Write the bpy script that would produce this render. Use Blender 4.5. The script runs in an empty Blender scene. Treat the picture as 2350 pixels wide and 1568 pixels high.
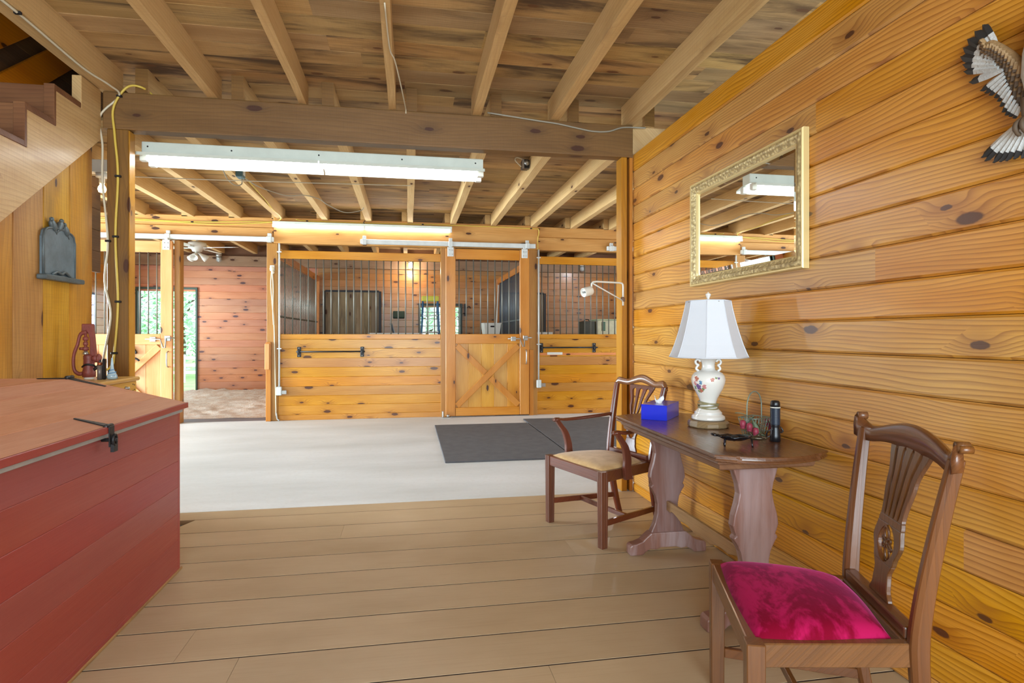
import bpy, bmesh, math, random
from mathutils import Vector, Matrix
random.seed(7)
scene = bpy.context.scene
COL = scene.collection
PI = math.pi

# ---------------------------------------------------------------- camera model (world metres; X right, Y away, Z up)
F_PX, HORIZON, EYE = 1342.0, 769.0, 1.2
YAW = math.atan(237.0 / 1342.0)

def ray(px, py):
    xc = (px - 1175.0) / F_PX
    return (math.sin(YAW) + xc * math.cos(YAW), math.cos(YAW) - xc * math.sin(YAW), -(py - HORIZON) / F_PX)

def at(px, py, X=None, Y=None, Z=None):
    d = ray(px, py)
    t = X / d[0] if X is not None else (Y / d[1] if Y is not None else (Z - EYE) / d[2])
    return Vector((d[0] * t, d[1] * t, EYE + d[2] * t))

# ---------------------------------------------------------------- object helpers
def tag(o, label=None, cat=None, group=None, kind=None):
    if label: o['label'] = label
    if cat: o['category'] = cat
    if group: o['group'] = group
    if kind: o['kind'] = kind
    return o

def thing(name, label, cat, loc=(0, 0, 0), rotz=0.0, group=None):
    o = bpy.data.objects.new(name, None)
    o.empty_display_size = 0.05
    COL.objects.link(o)
    o.location = loc
    o.rotation_euler = (0, 0, rotz)
    return tag(o, label, cat, group)

def copy_tree(o, parent=None):
    c = o.copy()
    COL.objects.link(c)
    c.parent = parent
    for ch in list(o.children):
        copy_tree(ch, c)
    return c

def catmull(pts, n=8, closed=False):
    P = [Vector(p) for p in pts]
    if len(P) < 3: return P
    out = []
    m = len(P)
    rng = range(m) if closed else range(m - 1)
    for i in rng:
        p0 = P[(i - 1) % m] if (closed or i > 0) else P[0] * 2 - P[1]
        p1 = P[i]; p2 = P[(i + 1) % m]
        p3 = P[(i + 2) % m] if (closed or i + 2 < m) else P[-1] * 2 - P[-2]
        for k in range(n):
            t = k / n
            out.append(0.5 * ((2 * p1) + (p2 - p0) * t + (2 * p0 - 5 * p1 + 4 * p2 - p3) * t * t + (3 * p1 - p0 - 3 * p2 + p3) * t ** 3))
    if not closed: out.append(P[-1])
    return out

class MB:
    """collects pieces of geometry; build() links them as ONE mesh object"""
    def __init__(s):
        s.v = []; s.f = []; s.s = []; s.m = []
    def add(s, verts, faces, smooth=False, mi=0):
        b = len(s.v)
        s.v += [Vector(p) for p in verts]
        for f in faces:
            s.f.append([b + i for i in f]); s.s.append(smooth); s.m.append(mi)
        return s
    def box(s, x0, x1, y0, y1, z0, z1, M=None, mi=0):
        vs = [Vector((x, y, z)) for x in (x0, x1) for y in (y0, y1) for z in (z0, z1)]
        if M is not None: vs = [M @ p for p in vs]
        return s.add(vs, [(0, 1, 3, 2), (4, 6, 7, 5), (0, 4, 5, 1), (2, 3, 7, 6), (0, 2, 6, 4), (1, 5, 7, 3)], mi=mi)
    def bar(s, a, b, w, h, up=(0, 0, 1), mi=0):
        """rectangular bar from a to b; w sideways, h along up"""
        a = Vector(a); b = Vector(b); d = (b - a)
        L = d.length; d.normalize()
        u = Vector(up); side = d.cross(u)
        if side.length < 1e-6: side = d.cross(Vector((1, 0, 0)))
        side.normalize(); u = side.cross(d).normalized()
        vs = []
        for p in (a, b):
            for i, j in ((-1, -1), (1, -1), (1, 1), (-1, 1)):
                vs.append(p + side * (i * w / 2) + u * (j * h / 2))
        return s.add(vs, [(3, 2, 1, 0), (4, 5, 6, 7), (0, 1, 5, 4), (1, 2, 6, 5), (2, 3, 7, 6), (3, 0, 4, 7)], mi=mi)
    def loft(s, rings, closed_ends=True, smooth=False, loop=False, mi=0):
        n = len(rings[0]); vs = [p for r in rings for p in r]; fs = []
        R = len(rings)
        for i in range(R if loop else R - 1):
            for k in range(n):
                a = i * n + k; b = i * n + (k + 1) % n
                c = ((i + 1) % R) * n + (k + 1) % n; d = ((i + 1) % R) * n + k
                fs.append((a, b, c, d))
        if closed_ends and not loop:
            fs.append(tuple(reversed(range(n)))); fs.append(tuple((R - 1) * n + k for k in range(n)))
        return s.add(vs, fs, smooth, mi)
    def tube(s, pts, r, n=8, closed=False, smooth=True, mi=0):
        P = [Vector(p) for p in pts]
        m = len(P)
        rr = r if isinstance(r, (list, tuple)) else [r] * m
        rings = []; ref = None
        for i in range(m):
            if closed: t = P[(i + 1) % m] - P[i - 1]
            else: t = P[min(i + 1, m - 1)] - P[max(i - 1, 0)]
            if t.length < 1e-9: t = Vector((0, 0, 1))
            t.normalize()
            if ref is None:
                ref = t.orthogonal().normalized()
            ref = (ref - t * ref.dot(t))
            if ref.length < 1e-6: ref = t.orthogonal()
            ref.normalize()
            b = t.cross(ref)
            rings.append([P[i] + (ref * math.cos(2 * PI * k / n) + b * math.sin(2 * PI * k / n)) * rr[i] for k in range(n)])
        return s.loft(rings, True, smooth, closed, mi)
    def lathe(s, prof, n=24, c=(0, 0, 0), M=None, smooth=True, mi=0):
        rings = []
        for r, z in prof:
            ring = [Vector((r * math.cos(2 * PI * k / n), r * math.sin(2 * PI * k / n), z)) for k in range(n)]
            if M is not None: ring = [M @ p for p in ring]
            rings.append([p + Vector(c) for p in ring])
        return s.loft(rings, True, smooth, mi=mi)
    def cyl(s, a, b, r, n=16, r2=None, mi=0):
        return s.tube([a, b], [r, r if r2 is None else r2], n, smooth=True, mi=mi)
    def prism(s, poly, a, b, plane='xz', mi=0, M=None):
        """2-D outline extruded along the axis missing from plane"""
        def P(p, d):
            if plane == 'xz': return Vector((p[0], d, p[1]))
            if plane == 'yz': return Vector((d, p[0], p[1]))
            return Vector((p[0], p[1], d))
        n = len(poly)
        vs = [P(p, a) for p in poly] + [P(p, b) for p in poly]
        if M is not None: vs = [M @ p for p in vs]
        fs = [tuple(range(n)), tuple(reversed(range(n, 2 * n)))] + [(k, n + k, n + (k + 1) % n, (k + 1) % n) for k in range(n)]
        return s.add(vs, fs, mi=mi)
    def plank(s, o, L, W, N, l, w, t, ch=0.004, mi=0):
        """board with its face at o, chamfered along its two long face edges"""
        o = Vector(o); L = Vector(L); W = Vector(W); N = Vector(N)
        pr = [(0, -t), (w, -t), (w, -ch), (w - ch, 0), (ch, 0), (0, -ch)]
        r0 = [o + W * a + N * b for a, b in pr]
        r1 = [p + L * l for p in r0]
        return s.loft([r0, r1], mi=mi)
    def ellipsoid(s, c, rx, ry, rz, n=12, m=8, M=None, mi=0):
        rings = []
        for i in range(m + 1):
            th = PI * i / m
            rad = max(math.sin(th), 0.02)
            ring = [Vector((rx * rad * math.cos(2 * PI * k / n), ry * rad * math.sin(2 * PI * k / n), -rz * math.cos(th))) for k in range(n)]
            if M is not None: ring = [M @ p for p in ring]
            rings.append([p + Vector(c) for p in ring])
        return s.loft(rings, True, True, mi=mi)
    def build(s, name, mat, parent=None, bevel=0.0, seg=1, origin=None, flat=False):
        base = Vector((0, 0, 0))
        if parent is not None:
            p = parent; off = Vector((0, 0, 0))
            if not s_local[0]:
                while p is not None:
                    off += Vector(p.location); p = p.parent
            base = off
        elif origin is not None:
            base = Vector(origin)
        else:
            xs = [p.x for p in s.v]; ys = [p.y for p in s.v]; zs = [p.z for p in s.v]
            base = Vector(((min(xs) + max(xs)) / 2, (min(ys) + max(ys)) / 2, min(zs)))
        me = bpy.data.meshes.new(name)
        me.from_pydata([tuple(p - base) for p in s.v], [], s.f)
        mats = mat if isinstance(mat, (list, tuple)) else [mat]
        for m_ in mats: me.materials.append(m_)
        for i, p in enumerate(me.polygons):
            p.use_smooth = s.s[i]; p.material_index = s.m[i]
        bm = bmesh.new(); bm.from_mesh(me)
        bmesh.ops.recalc_face_normals(bm, faces=bm.faces)
        bm.to_mesh(me); bm.free()
        me.update()
        o = bpy.data.objects.new(name, me)
        COL.objects.link(o)
        if parent is not None: o.parent = parent
        else: o.location = base
        if bevel > 0:
            md = o.modifiers.new('bevel', 'BEVEL')
            md.width = bevel; md.segments = seg; md.limit_method = 'ANGLE'; md.angle_limit = math.radians(40)
            md.use_clamp_overlap = True
        return o
s_local = [False]
def local(flag): s_local[0] = flag      # local(True): part geometry is written in its thing's own frame

def struct(name, mb, mat, bevel=0.0):
    o = mb.build(name, mat, None, bevel)
    o['kind'] = 'structure'
    return o

def one(name, mb, mat, label, cat, group=None, bevel=0.0, seg=1):
    return tag(mb.build(name, mat, None, bevel, seg), label, cat, group)

# ---------------------------------------------------------------- materials
def lin(c):
    def f(v):
        v /= 255.0
        return v / 12.92 if v <= 0.04045 else ((v + 0.055) / 1.055) ** 2.4
    return (f(c[0]), f(c[1]), f(c[2]), 1.0)

class G:
    """small node-graph writer"""
    def __init__(s, name):
        s.mat = bpy.data.materials.new(name); s.mat.use_nodes = True
        s.t = s.mat.node_tree; s.t.nodes.clear()
        s.out = s.t.nodes.new('ShaderNodeOutputMaterial')
        s.bsdf = s.t.nodes.new('ShaderNodeBsdfPrincipled')
        s.t.links.new(s.bsdf.outputs[0], s.out.inputs[0])
    def set(s, node, key, val):
        sock = node.inputs[key]
        if isinstance(val, bpy.types.NodeSocket): s.t.links.new(val, sock)
        else:
            if hasattr(sock.default_value, '__len__') and not hasattr(val, '__len__'): val = [val] * len(sock.default_value)
            sock.default_value = val
    def n(s, typ, out=0, props=None, **ins):
        nd = s.t.nodes.new(typ)
        for k, v in (props or {}).items(): setattr(nd, k, v)
        for k, v in ins.items():
            key = int(k[1:]) if k[0] == '_' and k[1:].isdigit() else k.replace('_', ' ')
            s.set(nd, key, v)
        return nd.outputs[out]
    def math(s, op, a, b=0.0, c=0.0, clamp=False):
        return s.n('ShaderNodeMath', 0, {'operation': op, 'use_clamp': clamp}, _0=a, _1=b, _2=c)
    def mix(s, fac, a, b, mode='MIX'):
        nd = s.t.nodes.new('ShaderNodeMix'); nd.data_type = 'RGBA'; nd.blend_type = mode; nd.clamp_factor = True
        s.set(nd, 0, fac); s.set(nd, 6, a); s.set(nd, 7, b)
        return nd.outputs[2]
    def rng(s, v, a, b, c=0.0, d=1.0, smooth=False):
        return s.n('ShaderNodeMapRange', 0, {'interpolation_type': 'SMOOTHSTEP' if smooth else 'LINEAR', 'clamp': True}, _0=v, _1=a, _2=b, _3=c, _4=d)
    def noise(s, vec, scale=1.0, detail=2.0, rough=0.5, dist=0.0):
        return s.n('ShaderNodeTexNoise', 0, None, Vector=vec, Scale=scale, Detail=detail, Roughness=rough, Distortion=dist)
    def combine(s, x, y, z): return s.n('ShaderNodeCombineXYZ', 0, None, X=x, Y=y, Z=z)
    def scale(s, vec, v3): return s.n('ShaderNodeVectorMath', 0, {'operation': 'MULTIPLY'}, _0=vec, _1=v3)
    def coord(s): return s.n('ShaderNodeTexCoord', 3)
    def island(s):
        nd = s.t.nodes.new('ShaderNodeNewGeometry'); return nd.outputs['Random Per Island']
    def bump(s, h, strength=0.3, dist=0.01):
        o = s.n('ShaderNodeBump', 0, None, Strength=strength, Distance=dist, Height=h)
        s.t.links.new(o, s.bsdf.inputs['Normal'])
    def done(s, **kw):
        for k, v in kw.items():
            s.set(s.bsdf, k.replace('_', ' '), v)
        return s.mat

def plain(name, rgb, rough=0.5, metal=0.0, coat=0.0, bump=0.0, bscale=200, var=0.0, **kw):
    g = G(name)
    col = lin(rgb)
    if var or bump:
        c = g.coord()
        nz = g.noise(c, 9.0, 4.0, 0.6)
        dark = tuple(v * (1 - var) for v in col[:3]) + (1,)
        if var: col = g.mix(g.rng(nz, 0.35, 0.65), dark, col)
        if bump: g.bump(g.noise(c, bscale, 2.0), bump, 0.004)
    return g.done(Base_Color=col, Roughness=rough, Metallic=metal, Coat_Weight=coat, **kw)

def wood(name, axis, light, mid, dark, rings=55, ring=0.45, knots=0.35, knot=(70, 38, 16), tint=0.25, hue=0.006,
         rough=0.42, coat=0.15, coat_rough=0.2, stain=None, stain_amt=0.0, saw=0.0, bump=0.25, fib=0.25, ksize=1.0, spec=0.4):
    g = G(name)
    sp = g.t.nodes.new('ShaderNodeSeparateXYZ')
    g.t.links.new(g.coord(), sp.inputs[0])
    X, Y, Z = sp.outputs
    u, v, w = {'x': (X, Z, Y), 'y': (Y, Z, X), 'z': (Z, X, Y)}[axis]
    r = g.island()
    u2 = g.math('ADD', u, g.math('MULTIPLY', r, 53.0))
    c0 = g.math('ADD', g.math('ADD', v, w), g.math('MULTIPLY', r, 17.0))
    uv = g.combine(u2, c0, g.math('MULTIPLY', r, 31.0))
    # knots
    kv = g.scale(uv, (2.6, 6.5, 0.0))
    vor = g.t.nodes.new('ShaderNodeTexVoronoi'); vor.voronoi_dimensions = '2D'
    g.t.links.new(kv, vor.inputs['Vector']); vor.inputs['Scale'].default_value = 1.0; vor.inputs['Randomness'].default_value = 0.9
    d = vor.outputs['Distance']
    cs = g.t.nodes.new('ShaderNodeSeparateColor'); g.t.links.new(vor.outputs['Color'], cs.inputs[0])
    has = g.math('GREATER_THAN', cs.outputs[0], 1.0 - knots)
    size = g.math('MULTIPLY_ADD', cs.outputs[1], 0.10 * ksize, 0.05 * ksize)
    dn = g.math('ADD', d, g.math('MULTIPLY', g.math('SUBTRACT', g.noise(uv, 40.0, 2.0), 0.5), 0.05))
    kmask = g.math('MULTIPLY', g.rng(g.math('DIVIDE', dn, size), 0.75, 1.05, 1.0, 0.0, True), has)
    halo = g.math('MULTIPLY', g.rng(d, 0.06, 0.42, 1.0, 0.0, True), has)
    # growth rings, bent around knots
    warp = g.noise(g.scale(uv, (0.9, 4.5, 1.0)), 1.0, 2.0, 0.45)
    cc = g.math('ADD', g.math('ADD', c0, g.math('MULTIPLY', warp, 0.16)), g.math('MULTIPLY', halo, 0.035))
    fr = g.math('FRACT', g.math('MULTIPLY', cc, float(rings)))
    late = g.math('MULTIPLY', g.math('POWER', fr, 2.5), g.rng(fr, 0.93, 1.0, 1.0, 0.0))
    fiber = g.noise(g.scale(uv, (5.0, 260.0, 1.0)), 1.0, 3.0, 0.6)
    patch = g.noise(g.scale(uv, (1.3, 7.0, 1.0)), 1.0, 3.0, 0.55)
    base = g.mix(g.rng(patch, 0.32, 0.68), lin(light), lin(mid))
    base = g.mix(g.math('MULTIPLY', late, ring), base, lin(dark))
    base = g.mix(g.math('MULTIPLY', g.rng(fiber, 0.4, 0.75), fib), base, lin(dark))
    base = g.mix(g.math('MULTIPLY', g.math('POWER', halo, 1.5), 0.45), base, lin(dark))
    if stain:
        sn = g.noise(g.scale(uv, (0.9, 6.0, 1.0)), 1.0, 6.0, 0.62, 0.5)
        base = g.mix(g.math('MULTIPLY', g.rng(sn, 0.45, 0.68, 0.0, 1.0, True), g.math('MULTIPLY', g.rng(r, 0.0, 1.0, 0.35, 1.3), stain_amt)), base, lin(stain))
    base = g.mix(kmask, base, lin(knot))
    r2 = g.math('FRACT', g.math('MULTIPLY', r, 7.31))
    hs = g.n('ShaderNodeHueSaturation', 0, None, Hue=g.rng(r2, 0, 1, 0.5 - hue, 0.5 + hue), Saturation=g.rng(r, 0, 1, 0.95, 1.08),
             Value=g.rng(r, 0, 1, 1 - tint, 1 + tint * 0.6), Fac=1.0, Color=base)
    h = g.math('ADD', g.math('MULTIPLY', late, -0.4), g.math('MULTIPLY', fiber, 0.8))
    if saw:
        sw = g.noise(g.scale(uv, (170.0, 6.0, 1.0)), 1.0, 2.0, 0.5)
        h = g.math('ADD', h, g.math('MULTIPLY', sw, saw))
        hs = g.mix(g.math('MULTIPLY', g.rng(sw, 0.45, 0.75), 0.16 * saw), hs, lin(dark))
    g.bump(h, bump, 0.002)
    return g.done(Base_Color=hs, Roughness=g.rng(fiber, 0.3, 0.7, rough * 0.9, rough * 1.15), Coat_Weight=coat, Coat_Roughness=coat_rough, Specular_IOR_Level=spec)

def emit(name, rgb, strength):
    g = G(name)
    return g.done(Base_Color=lin(rgb), Emission_Color=lin(rgb), Emission_Strength=strength)
# ---------------------------------------------------------------- materials
M_pine_y = wood('honey pine boards along y', 'y', (216, 160, 80), (197, 133, 50), (132, 72, 22), rings=62, ring=0.8, knots=0.30, knot=(84, 46, 22), tint=0.11, rough=0.34, coat=0.5, coat_rough=0.28, ksize=0.9)
M_pine_x = wood('honey pine boards along x', 'x', (210, 152, 70), (192, 129, 46), (126, 68, 22), rings=62, ring=0.6, knots=0.5, knot=(80, 42, 18), tint=0.14, rough=0.36, coat=0.25, ksize=1.15)
M_pine_z = wood('honey pine boards along z', 'z', (212, 160, 82), (196, 138, 58), (140, 84, 34), rings=70, ring=0.45, knots=0.3, tint=0.12, rough=0.4, coat=0.2)
M_frame_x = wood('orange stained rail', 'x', (202, 140, 66), (186, 120, 48), (132, 74, 28), rings=60, ring=0.35, knots=0.18, tint=0.12, rough=0.38, coat=0.2)
M_frame_z = wood('orange stained stile', 'z', (196, 136, 72), (182, 118, 54), (128, 74, 32), rings=60, ring=0.3, knots=0.15, tint=0.12, rough=0.42, coat=0.15)
M_ledoor = wood('pale door boards', 'z', (224, 168, 116), (208, 148, 94), (160, 98, 56), rings=60, ring=0.3, knots=0.2, tint=0.1, rough=0.45, coat=0.1)
M_lerail = wood('pale door rails', 'x', (224, 168, 116), (208, 148, 94), (160, 98, 56), rings=60, ring=0.3, knots=0.2, tint=0.1, rough=0.45, coat=0.1)
M_cedar_x = wood('reddish stall boards', 'x', (214, 152, 116), (200, 132, 96), (144, 82, 58), rings=60, ring=0.35, knots=0.55, knot=(84, 52, 56), tint=0.14, rough=0.3, coat=0.35, coat_rough=0.25)
M_cedar_y = wood('reddish stall side boards', 'y', (206, 140, 84), (190, 120, 64), (130, 70, 38), rings=60, ring=0.35, knots=0.4, tint=0.14, rough=0.35, coat=0.25)
M_stall_x = wood('brown stall boards', 'x', (190, 138, 84), (172, 118, 66), (118, 74, 38), rings=60, ring=0.35, knots=0.45, tint=0.16, rough=0.36, coat=0.25)
M_ceil = wood('rough ceiling planks', 'x', (196, 160, 110), (168, 132, 84), (106, 76, 44), rings=50, ring=0.3, knots=0.25, knot=(104, 72, 46), tint=0.24, rough=0.75, coat=0.0, stain=(84, 64, 44), stain_amt=0.95, saw=0.5, bump=0.35)
M_joist = wood('rough sawn joist', 'y', (216, 182, 128), (200, 164, 108), (150, 114, 68), rings=40, ring=0.25, knots=0.15, tint=0.12, rough=0.75, coat=0.0, saw=0.9, bump=0.4)
M_header = wood('brown stained beam', 'x', (130, 95, 48), (114, 81, 36), (72, 48, 22), rings=35, ring=0.3, knots=0.25, tint=0.08, rough=0.5, coat=0.1, saw=0.5)
M_beamx = wood('orange stall beam', 'x', (204, 156, 98), (190, 138, 80), (136, 92, 48), rings=40, ring=0.3, knots=0.3, tint=0.12, rough=0.55, coat=0.05)
M_post = wood('brown stained post', 'z', (134, 98, 50), (112, 78, 36), (68, 42, 18), rings=45, ring=0.35, knots=0.12, tint=0.08, rough=0.5, coat=0.1)
M_postgold = wood('golden stained post', 'z', (188, 136, 56), (168, 114, 42), (112, 68, 24), rings=45, ring=0.35, knots=0.2, tint=0.1, rough=0.45, coat=0.15)
M_barn_z = wood('golden rough wall boards', 'z', (206, 156, 72), (182, 126, 42), (122, 76, 24), rings=40, ring=0.35, knots=0.3, tint=0.12, rough=0.5, coat=0.1, saw=0.8, stain=(112, 84, 44), stain_amt=0.4, bump=0.4)
M_stringer = wood('rough sawn stringer', 'y', (216, 184, 132), (196, 160, 106), (140, 104, 62), rings=40, ring=0.3, knots=0.15, tint=0.1, rough=0.55, coat=0.1, saw=1.0, bump=0.5)
M_orange_y = wood('orange skirt board', 'y', (196, 122, 46), (176, 102, 32), (120, 64, 18), rings=40, ring=0.3, knots=0.3, tint=0.1, rough=0.45, coat=0.15)
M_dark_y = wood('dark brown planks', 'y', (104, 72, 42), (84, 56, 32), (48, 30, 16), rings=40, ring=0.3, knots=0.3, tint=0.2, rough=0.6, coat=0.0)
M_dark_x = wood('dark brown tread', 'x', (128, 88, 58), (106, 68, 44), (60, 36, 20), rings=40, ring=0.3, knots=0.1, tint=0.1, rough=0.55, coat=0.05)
M_grey_z = wood('weathered grey door planks', 'z', (150, 132, 104), (126, 106, 80), (80, 62, 44), rings=40, ring=0.3, knots=0.4, tint=0.18, rough=0.7, coat=0.0, stain=(84, 70, 54), stain_amt=0.6)
M_red_y = wood('red painted planks', 'y', (162, 80, 72), (156, 72, 66), (134, 56, 50), rings=30, ring=0.10, knots=0.0, tint=0.04, hue=0.004, rough=0.42, coat=0.12, fib=0.12, bump=0.15)
M_redtop_y = wood('dusty red lid planks', 'y', (222, 166, 134), (212, 150, 118), (180, 116, 90), rings=30, ring=0.12, knots=0.0, tint=0.06, hue=0.004, rough=0.6, coat=0.0, fib=0.2, bump=0.2, stain=(196, 134, 96), stain_amt=0.5)
M_apron = wood('brown table apron', 'y', (132, 96, 70), (112, 78, 56), (74, 48, 32), rings=30, ring=0.25, knots=0.0, tint=0.06, rough=0.36, coat=0.3)
M_walnut_x = wood('dark walnut top', 'y', (112, 74, 46), (96, 60, 36), (58, 34, 20), rings=45, ring=0.3, knots=0.0, tint=0.06, rough=0.28, coat=0.45, coat_rough=0.16)
M_walnut_z = wood('dusty walnut slab', 'z', (142, 104, 90), (124, 86, 74), (86, 56, 46), rings=30, ring=0.25, knots=0.0, tint=0.06, rough=0.4, coat=0.2, stain=(170, 150, 148), stain_amt=0.8)
M_walnut_y = wood('dusty walnut edge', 'y', (172, 140, 100), (150, 116, 80), (98, 70, 46), rings=30, ring=0.25, knots=0.0, tint=0.06, rough=0.42, coat=0.2)
M_mahog = wood('reddish mahogany', 'z', (112, 60, 40), (92, 46, 30), (54, 24, 14), rings=40, ring=0.25, knots=0.0, tint=0.06, rough=0.32, coat=0.4, coat_rough=0.18)
M_mahog_x = wood('reddish mahogany rail', 'x', (112, 60, 40), (92, 46, 30), (54, 24, 14), rings=40, ring=0.25, knots=0.0, tint=0.06, rough=0.32, coat=0.4, coat_rough=0.18)
M_brown = wood('brown polished walnut', 'z', (112, 74, 45), (92, 58, 34), (52, 30, 15), rings=40, ring=0.3, knots=0.0, tint=0.06, rough=0.3, coat=0.45, coat_rough=0.16)
M_brown_x = wood('brown polished walnut rail', 'x', (120, 76, 44), (98, 60, 34), (54, 30, 16), rings=40, ring=0.3, knots=0.0, tint=0.06, rough=0.3, coat=0.45, coat_rough=0.16)
M_ply = wood('yellow pine box', 'y', (214, 170, 92), (200, 150, 70), (150, 104, 46), rings=40, ring=0.3, knots=0.1, tint=0.05, rough=0.45, coat=0.15)
M_white = plain('white painted metal', (222, 220, 210), 0.4, var=0.08)
M_enamel = plain('greenish white enamel', (214, 220, 208), 0.32, var=0.08)
M_track = plain('grey white track', (208, 210, 206), 0.45, 0.1, var=0.12)
M_steel = plain('brushed zinc steel', (170, 168, 162), 0.35, 0.8)
M_iron = plain('black iron', (38, 37, 38), 0.45, 0.4, bump=0.2)
M_bar = plain('dark grey steel bar', (112, 110, 100), 0.42, 0.4)
M_barblue = plain('blue grey steel bar', (88, 98, 106), 0.45, 0.3)
M_rubber = plain('black rubber mat', (92, 92, 96), 0.85, bump=0.4, bscale=120, var=0.2)
M_darkrub = plain('dark floor rubber', (120, 116, 124), 0.6, bump=0.3, bscale=90, var=0.15)
M_yellow = plain('yellow cable', (206, 178, 74), 0.45)
M_cream = plain('off white cable', (206, 196, 170), 0.5)
M_gcable = plain('grey cable', (150, 144, 128), 0.5)
M_plastic = plain('light grey plastic box', (196, 200, 196), 0.45)
M_black = plain('black plastic', (22, 23, 27), 0.3)
M_rope = plain('off white rope', (220, 206, 178), 0.8, bump=0.5, bscale=300)
M_tube = emit('lit fluorescent tube', (238, 247, 255), 16.0)
M_bulb = emit('lit bulb', (255, 214, 150), 30.0)
M_glass = None

def concrete():
    g = G('pale concrete')
    c = g.coord()
    a = g.noise(g.scale(c, (0.5, 1.6, 1.0)), 1.0, 5.0, 0.6)
    b = g.noise(c, 26.0, 5.0, 0.7)
    col = g.mix(g.rng(a, 0.35, 0.65), lin((196, 198, 198)), lin((217, 219, 221)))
    col = g.mix(g.rng(b, 0.5, 0.75, 0, 0.25), col, lin((182, 179, 170)))
    g.bump(b, 0.15, 0.004)
    return g.done(Base_Color=col, Roughness=0.55, Specular_IOR_Level=0.35)
M_conc = concrete()

def paintfloor():
    g = G('tan painted floor boards')
    c = g.coord(); r = g.island()
    off = g.math('MULTIPLY', r, 40.0)
    sp = g.t.nodes.new('ShaderNodeSeparateXYZ'); g.t.links.new(c, sp.inputs[0])
    uv = g.combine(g.math('ADD', sp.outputs[0], off), sp.outputs[1], 0.0)
    a = g.noise(g.scale(uv, (1.2, 2.2, 1.0)), 1.0, 4.0, 0.55)
    grain = g.noise(g.scale(uv, (3.0, 90.0, 1.0)), 1.0, 3.0, 0.6)
    sc = g.noise(g.scale(uv, (9.0, 38.0, 1.0)), 1.0, 3.0, 0.6)
    area = g.noise(c, 1.3, 2.0)
    col = g.mix(g.rng(a, 0.3, 0.7), lin((186, 162, 130)), lin((173, 148, 115)))
    col = g.mix(g.rng(grain, 0.5, 0.8, 0, 0.16), col, lin((128, 98, 68)))
    sm = g.math('MULTIPLY', g.rng(sc, 0.70, 0.78), g.rng(area, 0.5, 0.65))
    col = g.mix(g.math('MULTIPLY', sm, 0.55), col, lin((96, 74, 54)))
    lt = g.math('MULTIPLY', g.rng(g.noise(g.scale(uv, (6.0, 20.0, 1.0)), 1.3, 4.0, 0.7), 0.66, 0.78), 0.35)
    col = g.mix(lt, col, lin((198, 172, 138)))
    col = g.n('ShaderNodeHueSaturation', 0, None, Hue=0.5, Saturation=1.0, Value=g.rng(r, 0, 1, 0.95, 1.04), Fac=1.0, Color=col)
    g.bump(grain, 0.12, 0.002)
    return g.done(Base_Color=col, Roughness=g.rng(a, 0.3, 0.7, 0.36, 0.5), Specular_IOR_Level=0.4)
M_floor = paintfloor()

def velvet():
    g = G('magenta crushed velvet')
    c = g.coord()
    n1 = g.noise(g.scale(c, (5.0, 8.0, 6.0)), 1.0, 4.0, 0.6, 0.8)
    n2 = g.noise(g.scale(c, (30.0, 60.0, 30.0)), 1.0, 3.0, 0.6)
    f = g.math('ADD', g.math('MULTIPLY', n1, 0.8), g.math('MULTIPLY', n2, 0.2))
    col = g.mix(g.rng(f, 0.44, 0.56, 0, 1, True), lin((112, 2, 32)), lin((160, 18, 72)))
    g.bump(n2, 0.4, 0.002)
    return g.done(Base_Color=col, Roughness=0.9, Sheen_Weight=0.6, Sheen_Tint=lin((236, 104, 168)), Sheen_Roughness=0.3, Specular_IOR_Level=0.1)
M_velvet = velvet()
def suede():
    g = G('tan suede')
    c = g.coord()
    n1 = g.noise(c, 12.0, 4.0, 0.6, 0.4); n2 = g.noise(c, 240.0, 2.0)
    col = g.mix(g.rng(n1, 0.35, 0.65), lin((184, 146, 96)), lin((206, 170, 120)))
    g.bump(n2, 0.3, 0.001)
    return g.done(Base_Color=col, Roughness=0.95, Sheen_Weight=0.25, Specular_IOR_Level=0.1)
M_suede = suede()
def mirror_mat():
    g = G('silvered mirror glass')
    return g.done(Base_Color=(0.93, 0.94, 0.93, 1), Metallic=1.0, Roughness=0.01)
M_mirror = mirror_mat()
def gilt():
    g = G('carved champagne frame')
    c = g.coord()
    vor = g.t.nodes.new('ShaderNodeTexVoronoi'); g.t.links.new(g.scale(c, (60.0, 60.0, 60.0)), vor.inputs['Vector']); vor.inputs['Scale'].default_value = 1.0
    d = vor.outputs['Distance']
    n2 = g.noise(c, 90.0, 3.0)
    f = g.math('ADD', d, g.math('MULTIPLY', n2, 0.4))
    col = g.mix(g.rng(f, 0.3, 0.9), lin((216, 194, 140)), lin((158, 136, 92)))
    g.bump(f, 0.7, 0.004)
    return g.done(Base_Color=col, Roughness=0.42, Metallic=0.25)
M_gilt = gilt()
M_giltp = plain('plain champagne frame edge', (214, 190, 132), 0.35, 0.3)
def pane_mat():
    g = G('thin window glass')
    tr = g.t.nodes.new('ShaderNodeBsdfTransparent'); tr.inputs[0].default_value = (0.94, 0.97, 0.96, 1)
    gl = g.t.nodes.new('ShaderNodeBsdfGlossy'); gl.inputs['Roughness'].default_value = 0.02
    mx = g.t.nodes.new('ShaderNodeMixShader'); mx.inputs[0].default_value = 0.06
    g.t.links.new(tr.outputs[0], mx.inputs[1]); g.t.links.new(gl.outputs[0], mx.inputs[2]); g.t.links.new(mx.outputs[0], g.out.inputs[0])
    return g.mat
M_pane = pane_mat()

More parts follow.
